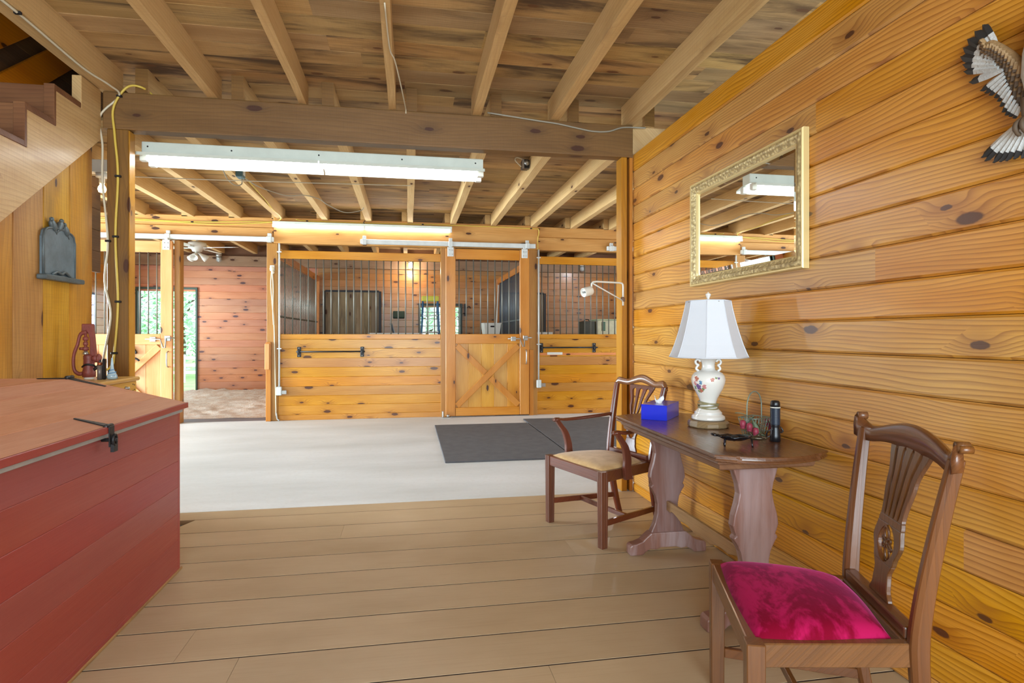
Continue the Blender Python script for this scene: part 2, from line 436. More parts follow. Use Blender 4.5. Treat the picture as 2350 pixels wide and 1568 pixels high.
# ---------------------------------------------------------------- key planes
XW = 1.70        # right wall face
XL = -2.05       # left wall face
YH = 4.27        # front face of the header, end of the wooden floor
YS = 8.60        # face of the stall fronts
YB = 12.40       # back wall of the stalls
ZJ = 2.815       # underside of the joists
ZC = 2.98        # underside of the ceiling planks
YR = -2.6        # open end of the room, behind the camera

# ---------------------------------------------------------------- floor
mb = MB()
ys = [YH, 4.09, 3.82]
while ys[-1] > YR: ys.append(ys[-1] - 0.25)
for i in range(len(ys) - 1):
    y1, y0 = ys[i], ys[i + 1]
    cuts = [XL - 0.1, XW + 0.05]
    for fx in ({2: [-0.4], 4: [0.9], 7: [-0.85], 8: [-0.62, 1.36], 9: [0.5], 10: [1.1]}.get(i, [])): cuts.append(fx)
    cuts.sort()
    for a, b in zip(cuts[:-1], cuts[1:]):
        if i == 1:      # the board with the broken corner by the bin
            mb.prism([(-1.47, y0 + 0.004), (b - 0.0006, y0 + 0.004), (b - 0.0006, y1 - 0.004), (-1.36, y1 - 0.004)], -0.03, 0.0, 'xy')
            mb.box(a, -1.80, y0 + 0.0015, y1 - 0.0015, -0.03, 0.0)
        else:
            mb.plank((a + 0.0006, y0 + 0.0040, 0), (1, 0, 0), (0, 1, 0), (0, 0, 1), b - a - 0.0012, y1 - y0 - 0.0080, 0.03, 0.0007)
struct('floor', mb, M_floor)
mb = MB(); mb.box(XL - 0.2, XW + 0.1, YR, YH, -0.12, -0.10)
for y in ys[1:-1]: mb.box(-1.36 if y > 3.7 else XL - 0.05, XW + 0.04, y - 0.0046, y + 0.0046, -0.02, -0.0010)     # dark strips for the dirt and the shade in the joints
struct('floor', mb, plain('dark earth', (58, 42, 30), 0.95, bump=0.5, bscale=30, var=0.3))
mb = MB(); mb.box(-9.0, 6.4, YH, YS + 0.06, -0.12, 0.0)
struct('floor', mb, M_conc)
mb = MB()
mb.box(-9.0, -1.87, YS + 0.06, YB, -0.12, 0.002); mb.box(-1.87, 6.4, YS + 0.06, YB, -0.12, 0.0)
struct('floor', mb, M_darkrub)

# ---------------------------------------------------------------- ceiling planks
mb = MB()
y = YR; rnd = random.Random(3)
while y < YB + 0.3:
    w = 0.185 + rnd.random() * 0.03
    x0 = -2.03 if y < 5.28 else -9.0
    x = x0
    while x < 6.4:
        l = min(rnd.choice([1.83, 2.44, 3.05]) + (rnd.random() - 0.5) * 0.02 - (rnd.random() * 1.2 if x == x0 else 0), 6.4 - x)
        if l < 0.3: l = 6.4 - x
        mb.plank((x, y, ZC + rnd.random() * 0.002), (1, 0, 0), (0, 1, 0), (0, 0, -1), l, w, 0.025, 0.0035)
        x += l
    y += w
y = YH + 0.12
while y < 5.3:
    mb.plank((-9.0, y, ZC), (1, 0, 0), (0, 1, 0), (0, 0, -1), 6.06, 0.19, 0.025, 0.0035); y += 0.19
struct('ceiling', mb, M_ceil)

# ---------------------------------------------------------------- right wall (heavy tongue-and-groove boards)
mb = MB()
z = 0.0; zt = 0.064
rnd = random.Random(5)
while z < 2.58:
    y = YR; first = True
    while y < YH - 0.001:
        l = YH - y if rnd.random() < 0.55 or not first else 2.2 + rnd.random() * 3
        l = min(l, YH - y)
        mb.plank((XW, y, z), (0, 1, 0), (0, 0, 1), (-1, 0, 0), l, zt - z - 0.0018, 0.045, 0.008)
        y += l; first = False
    z = zt; zt = min(zt + 0.133, 2.591)
    if z >= 2.590: break
mb.box(XW + 0.045, XW + 0.09, YR, YH, 0, 2.591)
struct('wall_right', mb, M_pine_y)
# ---------------------------------------------------------------- left wall under the stair
def strZ(y): return 1.838 + (y - 3.405) * 0.755     # underside of the stringer
mb = MB()
y = YH
while y > 1.1:
    y0 = y - 0.262
    zl, zh = max(strZ(y0) + 0.1, 0.05), max(strZ(y) + 0.1, 0.06)
    mb.prism([(y0 + 0.002, 0), (y - 0.002, 0), (y - 0.002, zh), (y0 + 0.002, zl)], XL - 0.03, XL, 'yz')
    mb.prism([(y0, 0), (y, 0), (y, zh), (y0, zl)], XL - 0.05, XL - 0.031, 'yz')
    y = y0
struct('wall_left', mb, M_barn_z, bevel=0.004)
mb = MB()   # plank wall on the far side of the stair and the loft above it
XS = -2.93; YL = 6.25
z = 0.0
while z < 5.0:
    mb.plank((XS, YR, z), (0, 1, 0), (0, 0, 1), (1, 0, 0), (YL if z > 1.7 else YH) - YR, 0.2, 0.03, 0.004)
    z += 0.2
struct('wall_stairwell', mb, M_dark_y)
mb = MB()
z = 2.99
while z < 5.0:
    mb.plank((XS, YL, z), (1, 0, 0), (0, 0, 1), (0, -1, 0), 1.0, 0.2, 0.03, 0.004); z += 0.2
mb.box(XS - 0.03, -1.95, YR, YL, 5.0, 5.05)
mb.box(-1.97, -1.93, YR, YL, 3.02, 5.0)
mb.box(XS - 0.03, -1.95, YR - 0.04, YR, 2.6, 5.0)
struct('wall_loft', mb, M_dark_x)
# ---------------------------------------------------------------- stall back wall with a doorway and a window
mb = MB()
openings = [(-5.15, -4.116, 0.0, 2.09), (0.24, 1.074, 0.95, 1.815)]
def hwall(mb, segs, z0, z1, pitch=0.137, yf=YB):
    z = z0
    while z < z1 - 0.01:
        zt = min(z + pitch, z1)
        for a, b in segs(z, zt):
            mb.plank((a, yf, z), (1, 0, 0), (0, 0, 1), (0, -1, 0), b - a, zt - z, 0.03, 0.0045)
        z = zt
def segs_cut(x0, x1, ops):
    def f(z, zt):
        out = [(x0, x1)]
        zm = (z + zt) / 2
        for a, b, c, d in ops:
            if c - 0.03 <= zm <= d:
                out = [q for p in out for q in ((p[0], min(p[1], a)), (max(p[0], b), p[1])) if q[1] - q[0] > 0.01]
        return out
    return f
hwall(mb, segs_cut(-9.0, -1.82, openings), 0, 2.56)
struct('wall_back', mb, M_cedar_x)
mb = MB(); hwall(mb, segs_cut(-1.82, 6.4, openings), 0, 2.56)
struct('wall_back', mb, M_stall_x)
mb = MB(); mb.box(-9.0, 6.4, YB - 0.06, YB + 0.09, 2.561, 2.76)
struct('trim_1', mb, wood('grey brown top plate', 'x', (168, 140, 112), (146, 116, 90), (100, 74, 54), rough=0.7, coat=0.0, tint=0.1))
mb = MB()
mb.box(-9.0, 6.4, YB + 0.031, YB + 0.09, 2.09, 2.56); mb.box(-9.0, -5.15, YB + 0.031, YB + 0.09, 0, 2.09); mb.box(-4.116, 0.24, YB + 0.031, YB + 0.09, 0, 2.09)
mb.box(1.074, 6.4, YB + 0.031, YB + 0.09, 0, 2.09); mb.box(0.24, 1.074, YB + 0.031, YB + 0.09, 0, 0.95); mb.box(0.24, 1.074, YB + 0.031, YB + 0.09, 1.815, 2.09)
mb.box(-9.0, 6.4, YB + 0.09, YB + 0.1, 2.76, 3.0); mb.box(-9, 6.4, YB + 0.0, YB + 0.09, 2.76, 2.98)
struct('wall_outer', mb, M_dark_x)
# doorway to the paddock: jambs
mb = MB()
mb.box(-5.19, -5.15, YB - 0.035, YB + 0.12, 0, 2.13); mb.box(-4.116, -4.085, YB - 0.035, YB + 0.12, 0, 2.13); mb.box(-5.15, -4.116, YB - 0.035, YB + 0.12, 2.09, 2.13)
struct('door_1', mb, plain('dark green door jamb', (58, 76, 66), 0.5))
# window
wf = MB()
for b in ((0.20, 0.245, 0.92, 1.86), (1.069, 1.115, 0.92, 1.86)): wf.box(b[0], b[1], YB - 0.04, YB + 0.1, b[2], b[3])
wf.box(0.245, 1.069, YB - 0.04, YB + 0.1, 1.815, 1.86); wf.box(0.245, 1.069, YB - 0.04, YB + 0.1, 0.92, 0.955)
w1 = struct('window_1', wf, plain('dark green window frame', (52, 62, 56), 0.5))
local(False)
def childworld(mb, name, mat, parent, bevel=0.0): return mb.build(name, mat, parent, bevel)
gm = MB()
for k in range(1, 5): gm.box(0.245 + k * 0.165 - 0.008, 0.245 + k * 0.165 + 0.008, YB + 0.03, YB + 0.05, 0.955, 1.815)
for k in range(1, 6): gm.box(0.245, 1.069, YB + 0.03, YB + 0.05, 0.955 + k * 0.145 - 0.008, 0.955 + k * 0.145 + 0.008)
childworld(gm, 'glazing_bars', M_white, w1)
gm = MB(); gm.box(0.245, 1.069, YB + 0.055, YB + 0.06, 0.955, 1.815); childworld(gm, 'pane', M_pane, w1)
# side walls of the outer stalls and the aisle ends
mb = MB()
z = 0.0
while z < 2.7:
    if 1.0 < z < 1.8: parts_ = ((YS + 0.1, 10.55), (11.35, YB))
    else: parts_ = ((YS + 0.1, YB),)
    for a, b in parts_: mb.plank((-5.42, a, z), (0, 1, 0), (0, 0, 1), (1, 0, 0), b - a, 0.137, 0.04, 0.0045)
    z += 0.137
struct('wall_stall_left', mb, M_pine_y)
wf = MB()
for a, b, c, d in ((10.53, 10.58, 0.98, 1.94), (11.32, 11.37, 0.98, 1.94), (10.58, 11.32, 1.9, 1.94), (10.58, 11.32, 0.98, 1.02)): wf.box(-5.47, -5.40, a, b, c, d)
w2 = struct('window_2', wf, plain('blue window frame', (70, 78, 130), 0.5))
gm = MB(); gm.box(-5.45, -5.445, 10.58, 11.32, 1.02, 1.9); childworld(gm, 'pane', M_pane, w2)
gm = MB()
for k in range(1, 4): gm.box(-5.44, -5.425, 10.58 + 0.185 * k - 0.008, 10.58 + 0.185 * k + 0.008, 1.02, 1.9)
for k in range(1, 5): gm.box(-5.44, -5.425, 10.58, 11.32, 1.02 + 0.176 * k - 0.008, 1.02 + 0.176 * k + 0.008)
childworld(gm, 'glazing_bars', M_white, w2)
mb = MB()
z = 0.0
while z < 2.95:
    mb.plank((5.6, YH, z), (0, 1, 0), (0, 0, 1), (-1, 0, 0), YB - YH, 0.137, 0.04, 0.0045); z += 0.137
struct('wall_aisle_end', mb, M_stall_x)
# room behind the right wall: far side
mb = MB(); mb.box(3.4, 3.44, YR, YH + 0.1, 0, 2.98); mb.box(XW + 0.09, 3.44, YR - 0.04, YR, 0, 2.98)
struct('wall_tackroom', mb, M_dark_y)
mb = MB(); mb.box(XW + 0.10, 5.6, YH + 0.02, YH + 0.09, 0, 2.56)
struct('wall_aisle_near', mb, M_stall_x)

# ---------------------------------------------------------------- outside
mb = MB()
vs = []; fs = []
nx, ny = 24, 24
for j in range(ny + 1):
    for i in range(nx + 1):
        yy = YB + 0.1 + (j / ny) ** 1.5 * 60; xx = -45 + i / nx * 70
        vs.append((xx, yy, -0.03 - min(0.055 * (yy - YB), 1.1) + 0.05 * math.sin(xx * 0.9 + yy)))
for j in range(ny):
    for i in range(nx):
        a = j * (nx + 1) + i; fs.append((a, a + 1, a + nx + 2, a + nx + 1))
mb.add(vs, fs, True)
def grass():
    g = G('pale mown grass')
    c = g.coord()
    col = g.mix(g.rng(g.noise(c, 3.0, 5.0, 0.7), 0.35, 0.65), lin((112, 146, 84)), lin((150, 176, 112)))
    return g.done(Base_Color=col, Roughness=0.9)
struct('ground', mb, grass())
# ---------------------------------------------------------------- timber frame
ords = ['first', 'second', 'third', 'fourth', 'fifth', 'sixth', 'seventh', 'eighth', 'ninth', 'tenth', 'eleventh', 'twelfth', 'thirteenth', 'fourteenth', 'fifteenth']
def beam(name, x0, x1, y0, y1, z0, z1, mat, label, cat='beam', bevel=0.006, group=None):
    mb = MB(); mb.box(x0, x1, y0, y1, z0, z1)
    return one(name, mb, mat, label, cat, group, bevel, 2)
beam('header_beam', -1.99, XW, YH, YH + 0.10, 2.565, 2.812, M_header, 'long dark brown header beam spanning the opening to the stable aisle')
beam('plate_beam', XW + 0.002, 3.4, YH + 0.02, YH + 0.12, 2.60, 2.812, M_joist, 'pale beam end running on above the top of the right board wall')
tp = thing('timber_post', 'dark brown post left of the aisle opening with cords running down it', 'post', (-1.9, YH + 0.04, 0))
mb = MB(); mb.box(-1.965, -1.834, YH, YH + 0.085, 0, 2.565); mb.build('shaft', M_post, tp, 0.005)
mb = MB(); mb.box(-1.834, -1.829, YH + 0.003, YH + 0.084, 0, 2.56); mb.build('lit_side_facing', M_postgold, tp, 0.002)  # lighter golden facing paints in the light on the post's right side
# right jamb with its pocket
jb = thing('door_jamb', 'pale door jamb with a dark slot at the end of the right board wall', 'jamb', (1.655, YH + 0.06, 0))
mb = MB(); mb.box(1.607, 1.652, YH, YH + 0.115, 0, 2.565); mb.build('jamb_post', M_postgold, jb, 0.003)
mb = MB(); mb.box(1.652, 1.672, YH + 0.06, YH + 0.115, 0, 2.565); mb.build('slot_back', M_dark_x, jb)
mb = MB(); mb.box(1.672, XW - 0.001, YH + 0.001, YH + 0.115, 0, 2.565); mb.build('jamb_trim', M_frame_z, jb, 0.003)

fx = [(-2.01, -1.905), (-1.345, -1.283), (-0.752, -0.702), (-0.141, -0.090), (0.458, 0.522), (1.045, 1.115), (1.64, 1.712), (2.25, 2.31)]
fl = ['double-width rough joist at the left edge beside the stair opening',
      'rough ceiling joist nearest the double joist in the front ceiling', 'third rough ceiling joist from the stair opening in the front ceiling',
      'rough front ceiling joist with a white wire stapled down it', 'rough front ceiling joist just right of the white-wired joist',
      'rough front ceiling joist second from the right board wall', 'rough front ceiling joist that meets the header beside the right wall',
      'rough front ceiling joist beyond the top of the right wall']
rnd = random.Random(11)
for (a, b), lb in zip(fx, fl):
    mb = MB()
    # slightly waney sawn joist, not a perfect box
    rings = []
    n = 14
    for i in range(n + 1):
        y = YR + (YH + 0.09 - YR) * i / n
        e = (rnd.random() - 0.5) * 0.006; k = (rnd.random() - 0.5) * 0.004
        rings.append([Vector((a + e, y, ZJ + k)), Vector((b + e, y, ZJ - k)), Vector((b + e, y, ZC)), Vector((a + e, y, ZC))])
    mb.loft(rings)
    one('ceiling_joist', mb, M_joist, lb, 'joist', 'rough joists of the front ceiling')
# aisle joists, lapped beside them
axs = [-4.17, -3.57, -2.96, -2.36, -1.80, -1.197, -0.60, -0.018, 0.60, 1.195, 1.80, 2.42, 3.03]
al = ['rough aisle joist seen in the gap left of the dark post', 'short visible rough aisle joist just right of the dark post', 'second rough aisle joist right of the dark post', 'third rough aisle joist right of the dark post',
      'rough aisle joist carrying the small teal electrical box', 'rough aisle joist next right of the teal box joist', 'rough aisle joist ending above the seam of the strip light',
      'rough aisle joist in the middle, where the pull wire is tied', 'rough aisle joist above the right end of the strip light',
      'rough aisle joist with the black and silver flood light', 'long rough aisle joist right of the flood light joist', 'rough aisle joist seen just left of the door jamb', 'short end of a rough aisle joist showing right beside the door jamb']
for x, lb in zip(axs, al):
    mb = MB(); rings = []; n = 10; ys0 = 5.36 if -3.0 < x < -2.1 else YH + 0.01
    for i in range(n + 1):
        y = ys0 + (YS + 0.12 - ys0) * i / n
        e = (rnd.random() - 0.5) * 0.006; k = (rnd.random() - 0.5) * 0.004
        rings.append([Vector((x + e, y, ZJ + k)), Vector((x + 0.078 + e, y, ZJ - k)), Vector((x + 0.078 + e, y, ZC)), Vector((x + e, y, ZC))])
    mb.loft(rings); mb.m[-2] = 1
    one('aisle_joist', mb, [M_joist, M_header], lb, 'joist', 'rough joists over the stable aisle')
sl = {}
for k, x in enumerate([-4.25, -3.65, -3.04, -2.44, -1.88, -1.28, -0.68, -0.1, 0.52, 1.115, 1.72, 2.34, 2.95, 3.56]):
    mb = MB(); mb.box(x, x + 0.075, YS - 0.0, YB - 0.05, ZJ, ZC)
    where = ('left stall' if x < -1.9 else 'middle stall' if x < 1.7 else 'right stall')
    sl[where] = sl.get(where, -1) + 1
    one('stall_joist', mb, M_joist, '%s rough ceiling joist from the left inside the %s' % (ords[sl[where]], where), 'joist', 'rough joists over the stalls')

# stall front beam: two courses, left part, middle board, right part
mb = MB(); mb.box(-9.0, -1.85, YS, YS + 0.12, 2.693, 2.835)
one('stall_beam', mb, M_beamx, 'upper beam course above the left sliding door track', 'beam', None, 0.008)
mb = MB(); mb.box(-9.0, -1.85, YS - 0.01, YS + 0.12, 2.54, 2.69)
one('stall_beam', mb, M_beamx, 'lower beam course carrying the left sliding door track', 'beam', None, 0.008)
mb = MB(); mb.box(-1.848, 1.905, YS - 0.03, YS + 0.11, 2.478, 2.835)
one('stall_beam', mb, M_beamx, 'wide orange fascia beam behind the strip light over the middle stall', 'beam', None, 0.006)
mb = MB(); mb.box(1.907, 6.4, YS, YS + 0.12, 2.672, 2.83)
one('stall_beam', mb, M_beamx, 'upper beam course above the right stall', 'beam', None, 0.008)
mb = MB(); mb.box(1.907, 6.4, YS - 0.01, YS + 0.12, 2.478, 2.67)
one('stall_beam', mb, M_beamx, 'lower beam course above the right stall bars', 'beam', None, 0.008)
# posts of the stall fronts
beam('stall_post', -3.118, -3.047, YS - 0.03, YS + 0.11, 0, 2.48, M_postgold, 'narrow golden post at the left edge of the open stall doorway', 'post')
beam('stall_post', -1.945, -1.80, YS, YS + 0.12, 0, 2.478, M_postgold, 'golden post right of the open stall doorway with a rope hung on it', 'post')
beam('stall_post', 0.46, 0.60, YS - 0.02, YS + 0.11, 0, 2.478, M_postgold, 'golden post between the barred panel and the middle stall door', 'post')
beam('stall_post', 1.765, 1.90, YS - 0.03, YS + 0.11, 0, 2.478, M_postgold, 'golden post right of the middle stall door beside the conduit', 'post')
sb = thing('stop_block', 'short worn pine stop board beside the open stall doorway', 'door stop', (-1.9, YS - 0.02, 0))
mb = MB(); mb.box(-1.95, -1.885, YS - 0.035, YS - 0.002, 0, 1.10); mb.build('stop_board', M_frame_z, sb, 0.004)
mb = MB(); mb.box(-1.96, -1.90, YS - 0.055, YS - 0.036, 0.72, 1.08); mb.build('rub_plate', M_ledoor, sb, 0.004)
sb = thing('stop_block', 'tall thin pine stop board right of the middle stall door', 'door stop', (1.8, YS - 0.05, 0))
mb = MB(); mb.box(1.775, 1.835, YS - 0.06, YS - 0.032, 0, 0.98); mb.build('stop_board', M_frame_z, sb, 0.004)

# ---------------------------------------------------------------- stall front panels with bars
def stall_front(x0, x1, nb, label, xb=None):
    t = thing('horse_stall_screen', label, 'stall screen', ((x0 + x1) / 2, YS + 0.04, 0))
    mb = MB()
    zs = [0.0, 0.076]
    while zs[-1] < 1.139: zs.append(zs[-1] + 0.133)
    for a, b in zip(zs[:-1], zs[1:]): mb.plank((x0, YS + 0.02, a), (1, 0, 0), (0, 0, 1), (0, -1, 0), x1 - x0, b - a, 0.035, 0.004)
    mb.build('lower_boards', M_pine_x, t)
    mb = MB(); mb.box(x0, x1, YS + 0.015, YS + 0.075, zs[-1] + 0.001, 1.211); mb.build('cap_rail', M_pine_x, t, 0.004)
    mb = MB(); mb.box(x0, x1, YS + 0.01, YS + 0.07, 2.272, 2.385); mb.build('top_rail', M_pine_x, t, 0.004)
    for k in range(nb):
        x = x0 + 0.035 + (x1 - x0 - 0.07) * (k + 0.5) / nb
        mb = MB(); mb.cyl((x, YS + 0.045, 1.211), (x, YS + 0.045, 2.272), 0.0085, 8); mb.build('bar', M_bar, t)
    return t
stall_front(-1.798, 0.459, 21, 'barred stall front between the open doorway and the middle stall door')
stall_front(1.902, 3.9, 20, 'barred stall front at right, partly hidden by the door jamb')

def tack_bar(x0, x1, z, label):
    t = thing('blanket_bar', label, 'blanket bar', ((x0 + x1) / 2, YS, z))
    for x in (x0, x1):
        mb = MB()
        mb.box(x - 0.026, x + 0.026, YS + 0.008, YS + 0.0195, z - 0.072, z + 0.072)
        mb.box(x - 0.014, x + 0.014, YS - 0.05, YS + 0.008, z - 0.02, z + 0.02)
        br = mb.build('bracket', M_iron, t, 0.004)
        mb = MB()
        for dz in (-0.055, 0.055): mb.cyl((x, YS + 0.004, z + dz), (x, YS + 0.009, z + dz), 0.007, 8)
        mb.build('screw', M_steel, br)
    mb = MB(); mb.cyl((x0 - 0.03, YS - 0.035, z + 0.005), (x1 + 0.04, YS - 0.035, z + 0.005), 0.011, 10)
    mb.build('rod', M_iron, t)
tack_bar(-1.517, -0.656, 0.96, 'black iron blanket bar on the middle stall front boards')
tack_bar(1.972, 2.80, 1.005, 'black iron blanket bar on the right stall front above the name plate')
mb = MB(); mb.box(2.06, 2.30, YS + 0.012, YS + 0.0158, 0.900, 0.938)
one('name_plate', mb, M_white, 'blank white name plate on the right stall front boards', 'plate', None, 0.002)
mb = MB(); mb.box(1.95, 3.15, YS + 0.016, YS + 0.0195, 0.892, 0.928)
one('painted_strip', mb, wood('orange strip', 'x', (224, 150, 92), (214, 134, 76), (180, 100, 54), knots=0.2), 'faded orange strip along one board of the right stall front', 'strip')

# ---------------------------------------------------------------- stall doors
def stall_door(x0, x1, mats, label, latch_x, yf):
    rail, stile, board, brace = mats
    t = thing('stall_door', label, 'stall door', ((x0 + x1) / 2, yf + 0.025, 0))
    s = 0.142
    for a in (x0, x1 - s):
        mb = MB(); mb.box(a, a + s, yf, yf + 0.05, 0.02, 2.462); mb.build('stile', stile, t, 0.005)
    for z0, z1, n in ((2.305, 2.455, 'top_rail'), (1.072, 1.213, 'middle_rail'), (0.02, 0.14, 'bottom_rail')):
        mb = MB(); mb.box(x0 + s + 0.001, x1 - s - 0.001, yf + 0.002, yf + 0.048, z0, z1); mb.build(n, rail, t, 0.005)
    mb = MB(); n = 5; w = (x1 - x0 - 2 * s) / n
    for k in range(n): mb.plank((x0 + s + w * k, yf + 0.028, 0.14), (0, 0, 1), (1, 0, 0), (0, -1, 0), 0.932, w, 0.016, 0.004)
    mb.build('lower_boards', board, t)
    xa, xb, za, zb = x0 + s + 0.02, x1 - s - 0.02, 0.165, 1.045
    mb = MB(); mb.bar((xa, yf + 0.014, za), (xb, yf + 0.014, zb), 0.026, 0.085, (0, 0, 1)); mb.build('cross_brace', brace, t, 0.004)
    for p, q in (((xa, zb), (0.53, 0.53)), ((xb, za), (0.47, 0.47))):
        mx, mz = (xa + xb) / 2, (za + zb) / 2
        d = Vector((mx - p[0], 0, mz - p[1])); L = d.length; d.normalize()
        e = Vector((p[0], 0, p[1])) + d * (L - 0.05)
        mb = MB(); mb.bar((p[0], yf + 0.0142, p[1]), (e.x, yf + 0.0142, e.z), 0.024, 0.085, (0, 0, 1)); mb.build('cross_brace', brace, t, 0.004)
    for k in range(9):
        x = x0 + s + (x1 - x0 - 2 * s) * (k + 0.5) / 9
        mb = MB(); mb.cyl((x, yf + 0.025, 1.21), (x, yf + 0.025, 2.307), 0.0085, 8); mb.build('bar', M_bar, t)
    # roller hangers
    for x in (x0 + 0.07, x1 - 0.07):
        mb = MB(); mb.box(x - 0.045, x + 0.045, yf - 0.012, yf - 0.0005, 2.34, 2.475); mb.box(x - 0.02, x + 0.02, yf - 0.008, yf + 0.012, 2.47, 2.50)
        hg = mb.build('hanger', M_track, t, 0.004)
        mb = MB()
        for dz in (2.37, 2.43):
            for dx in (-0.02, 0.02): mb.cyl((x + dx, yf - 0.016, dz), (x + dx, yf - 0.0121, dz), 0.007, 8)
        mb.build('bolt', M_steel, hg)
    # slide bolt latch
    lx = latch_x
    mb = MB()
    mb.box(lx - 0.15, lx - 0.08, yf - 0.014, yf - 0.0005, 1.11, 1.175)
    mb.box(lx + 0.03, lx + 0.10, yf - 0.014, yf - 0.0005, 1.12, 1.19)
    lt = mb.build('latch', M_steel, t, 0.003)
    mb = MB(); mb.tube([(lx - 0.2, yf - 0.022, 1.145), (lx - 0.02, yf - 0.022, 1.145), (lx + 0.02, yf - 0.03, 1.03), (lx + 0.045, yf - 0.03, 1.03), (lx + 0.05, yf - 0.022, 1.16), (lx + 0.16, yf - 0.022, 1.16)], 0.009, 8)
    mb.build('slide_bolt', M_steel, lt)
    mb = MB(); mb.tube(catmull([(x1 - 0.05, yf - 0.001, 0.98), (x1 - 0.05, yf - 0.04, 0.95), (x1 - 0.05, yf - 0.04, 0.80), (x1 - 0.05, yf - 0.001, 0.77)], 5), 0.008, 8)
    mb.build('handle', M_steel, t)
    return t
stall_door(0.528, 1.764, (M_frame_x, M_frame_z, M_pine_z, M_frame_z), 'closed sliding stall door with X brace below and bars above', 1.64, YS - 0.085)
ld = stall_door(-4.355, -3.122, (M_lerail, M_ledoor, M_ledoor, M_ledoor), 'sliding stall door pushed open at left, partly behind the dark post', -3.24, YS - 0.095)

def track(x0, x1, yf, brs, label):
    t = thing('door_track', label, 'door track', ((x0 + x1) / 2, yf, 2.48))
    mb = MB(); mb.box(x0, x1, yf, yf + 0.055, 2.49, 2.556); mb.build('rail', M_track, t, 0.006)
    for x in brs:
        mb = MB(); mb.box(x - 0.03, x + 0.03, yf - 0.006, yf + 0.056, 2.484, 2.562); mb.box(x - 0.025, x + 0.025, yf + 0.03, yf + 0.062, 2.562, 2.61)
        mb.build('bracket', M_track, t, 0.004)
track(-6.2, -1.84, YS - 0.0765, [-3.19, -1.90, -4.6], 'white sliding door track over the open stall doorway at left')
track(-0.674, 1.86, YS - 0.0965, [-0.62, 0.60, 1.74], 'white sliding door track above the closed middle stall door')
track(2.985, 5.2, YS - 0.0765, [3.06, 4.3], 'short visible end of white track right of the white swing arm')

# floor guide for the middle door
fg = thing('door_guide', 'small steel floor guide at the corner of the middle stall door', 'door guide', (0.52, YS - 0.12, 0))
mb = MB(); mb.box(0.47, 0.60, YS - 0.15, YS - 0.09, 0, 0.012); mb.box(0.475, 0.495, YS - 0.13, YS - 0.10, 0.012, 0.10); mb.build('plate', M_steel, fg, 0.003)
mb = MB(); mb.cyl((0.56, YS - 0.125, 0.012), (0.56, YS - 0.125, 0.05), 0.02, 12); mb.build('roller', M_steel, fg)

# ---------------------------------------------------------------- partitions between the stalls
def partition(x, label, bm_):
    t = thing('stall_partition', label, 'partition', (x, (YS + YB) / 2, 0))
    mb = MB(); z = 0.0
    for k in range(9): mb.plank((x + 0.02, YS + 0.13, k * 0.135), (0, 1, 0), (0, 0, 1), (1, 0, 0), YB - YS - 0.2, 0.134, 0.04, 0.004)
    mb.build('lower_boards', M_cedar_y, t)
    mb = MB(); mb.box(x - 0.03, x + 0.03, YS + 0.13, YB - 0.07, 2.285, 2.40); mb.build('top_rail', M_cedar_y, t, 0.004)
    mb = MB(); mb.box(x - 0.012, x + 0.012, YS + 0.14, YB - 0.08, 1.45, 1.475); mb.build('mid_rail', bm_, t)
    for k in range(36):
        y = YS + 0.18 + (YB - YS - 0.32) * k / 35
        mb = MB(); mb.cyl((x, y, 1.21), (x, y, 2.29), 0.0075, 6); mb.build('bar', bm_, t)
    mb = MB(); mb.box(x - 0.05, x + 0.05, YB - 0.07, YB - 0.031, 0, 2.40); mb.build('end_post', M_cedar_y, t, 0.004)
partition(-1.83, 'barred partition between the left and middle stalls', M_bar)
partition(1.90, 'barred partition between the middle and right stalls', M_barblue)
# ---------------------------------------------------------------- fluorescent fixtures
def big_fixture():
    t = thing('fluorescent_fixture', 'long white fluorescent fixture with lit tubes under the dark header', 'ceiling light', (-0.63, 4.52, 2.42))
    x0, x1, yc = -1.84, 0.565, 4.53
    mb = MB(); mb.box(x0, x1, yc - 0.055, yc + 0.055, 2.475, 2.555); mb.build('housing', M_enamel, t, 0.004)
    for a, b in ((x0 + 0.0, (x0 + x1) / 2 - 0.004), ((x0 + x1) / 2 + 0.004, x1)):
        mb = MB()
        pr = [(yc - 0.155, 2.432), (yc - 0.15, 2.455), (yc - 0.06, 2.474), (yc + 0.06, 2.474), (yc + 0.15, 2.455), (yc + 0.155, 2.432)]
        inn = [(y + (0.003 if y < yc else -0.003), z - 0.004) for y, z in pr]
        inn[0] = (pr[0][0] + 0.003, pr[0][1]); inn[-1] = (pr[-1][0] - 0.003, pr[-1][1])
        mb.prism(pr + list(reversed(inn)), a, b, 'yz'); mb.build('reflector', M_enamel, t)
    for a, b in ((x0 + 0.05, (x0 + x1) / 2 - 0.02), ((x0 + x1) / 2 + 0.02, x1 - 0.05)):
        for dy in (-0.07, 0.07):
            mb = MB(); mb.cyl((a, yc + dy, 2.435), (b, yc + dy, 2.435), 0.019, 12); mb.build('tube', M_tube, t)
    for x in (x0 + 0.025, x1 - 0.025):
        for dy in (-0.07, 0.07):
            mb = MB(); mb.box(x - 0.024, x + 0.024, yc + dy - 0.022, yc + dy + 0.022, 2.41, 2.466); mb.build('socket', M_white, t, 0.004)
    mb = MB()
    for x in (x0 + 0.04, -1.25, -0.65, -0.05, x1 - 0.06): mb.cyl((x, yc - 0.0552, 2.52), (x, yc - 0.0565, 2.52), 0.006, 8)
    mb.build('knockout', M_black, t)
big_fixture()
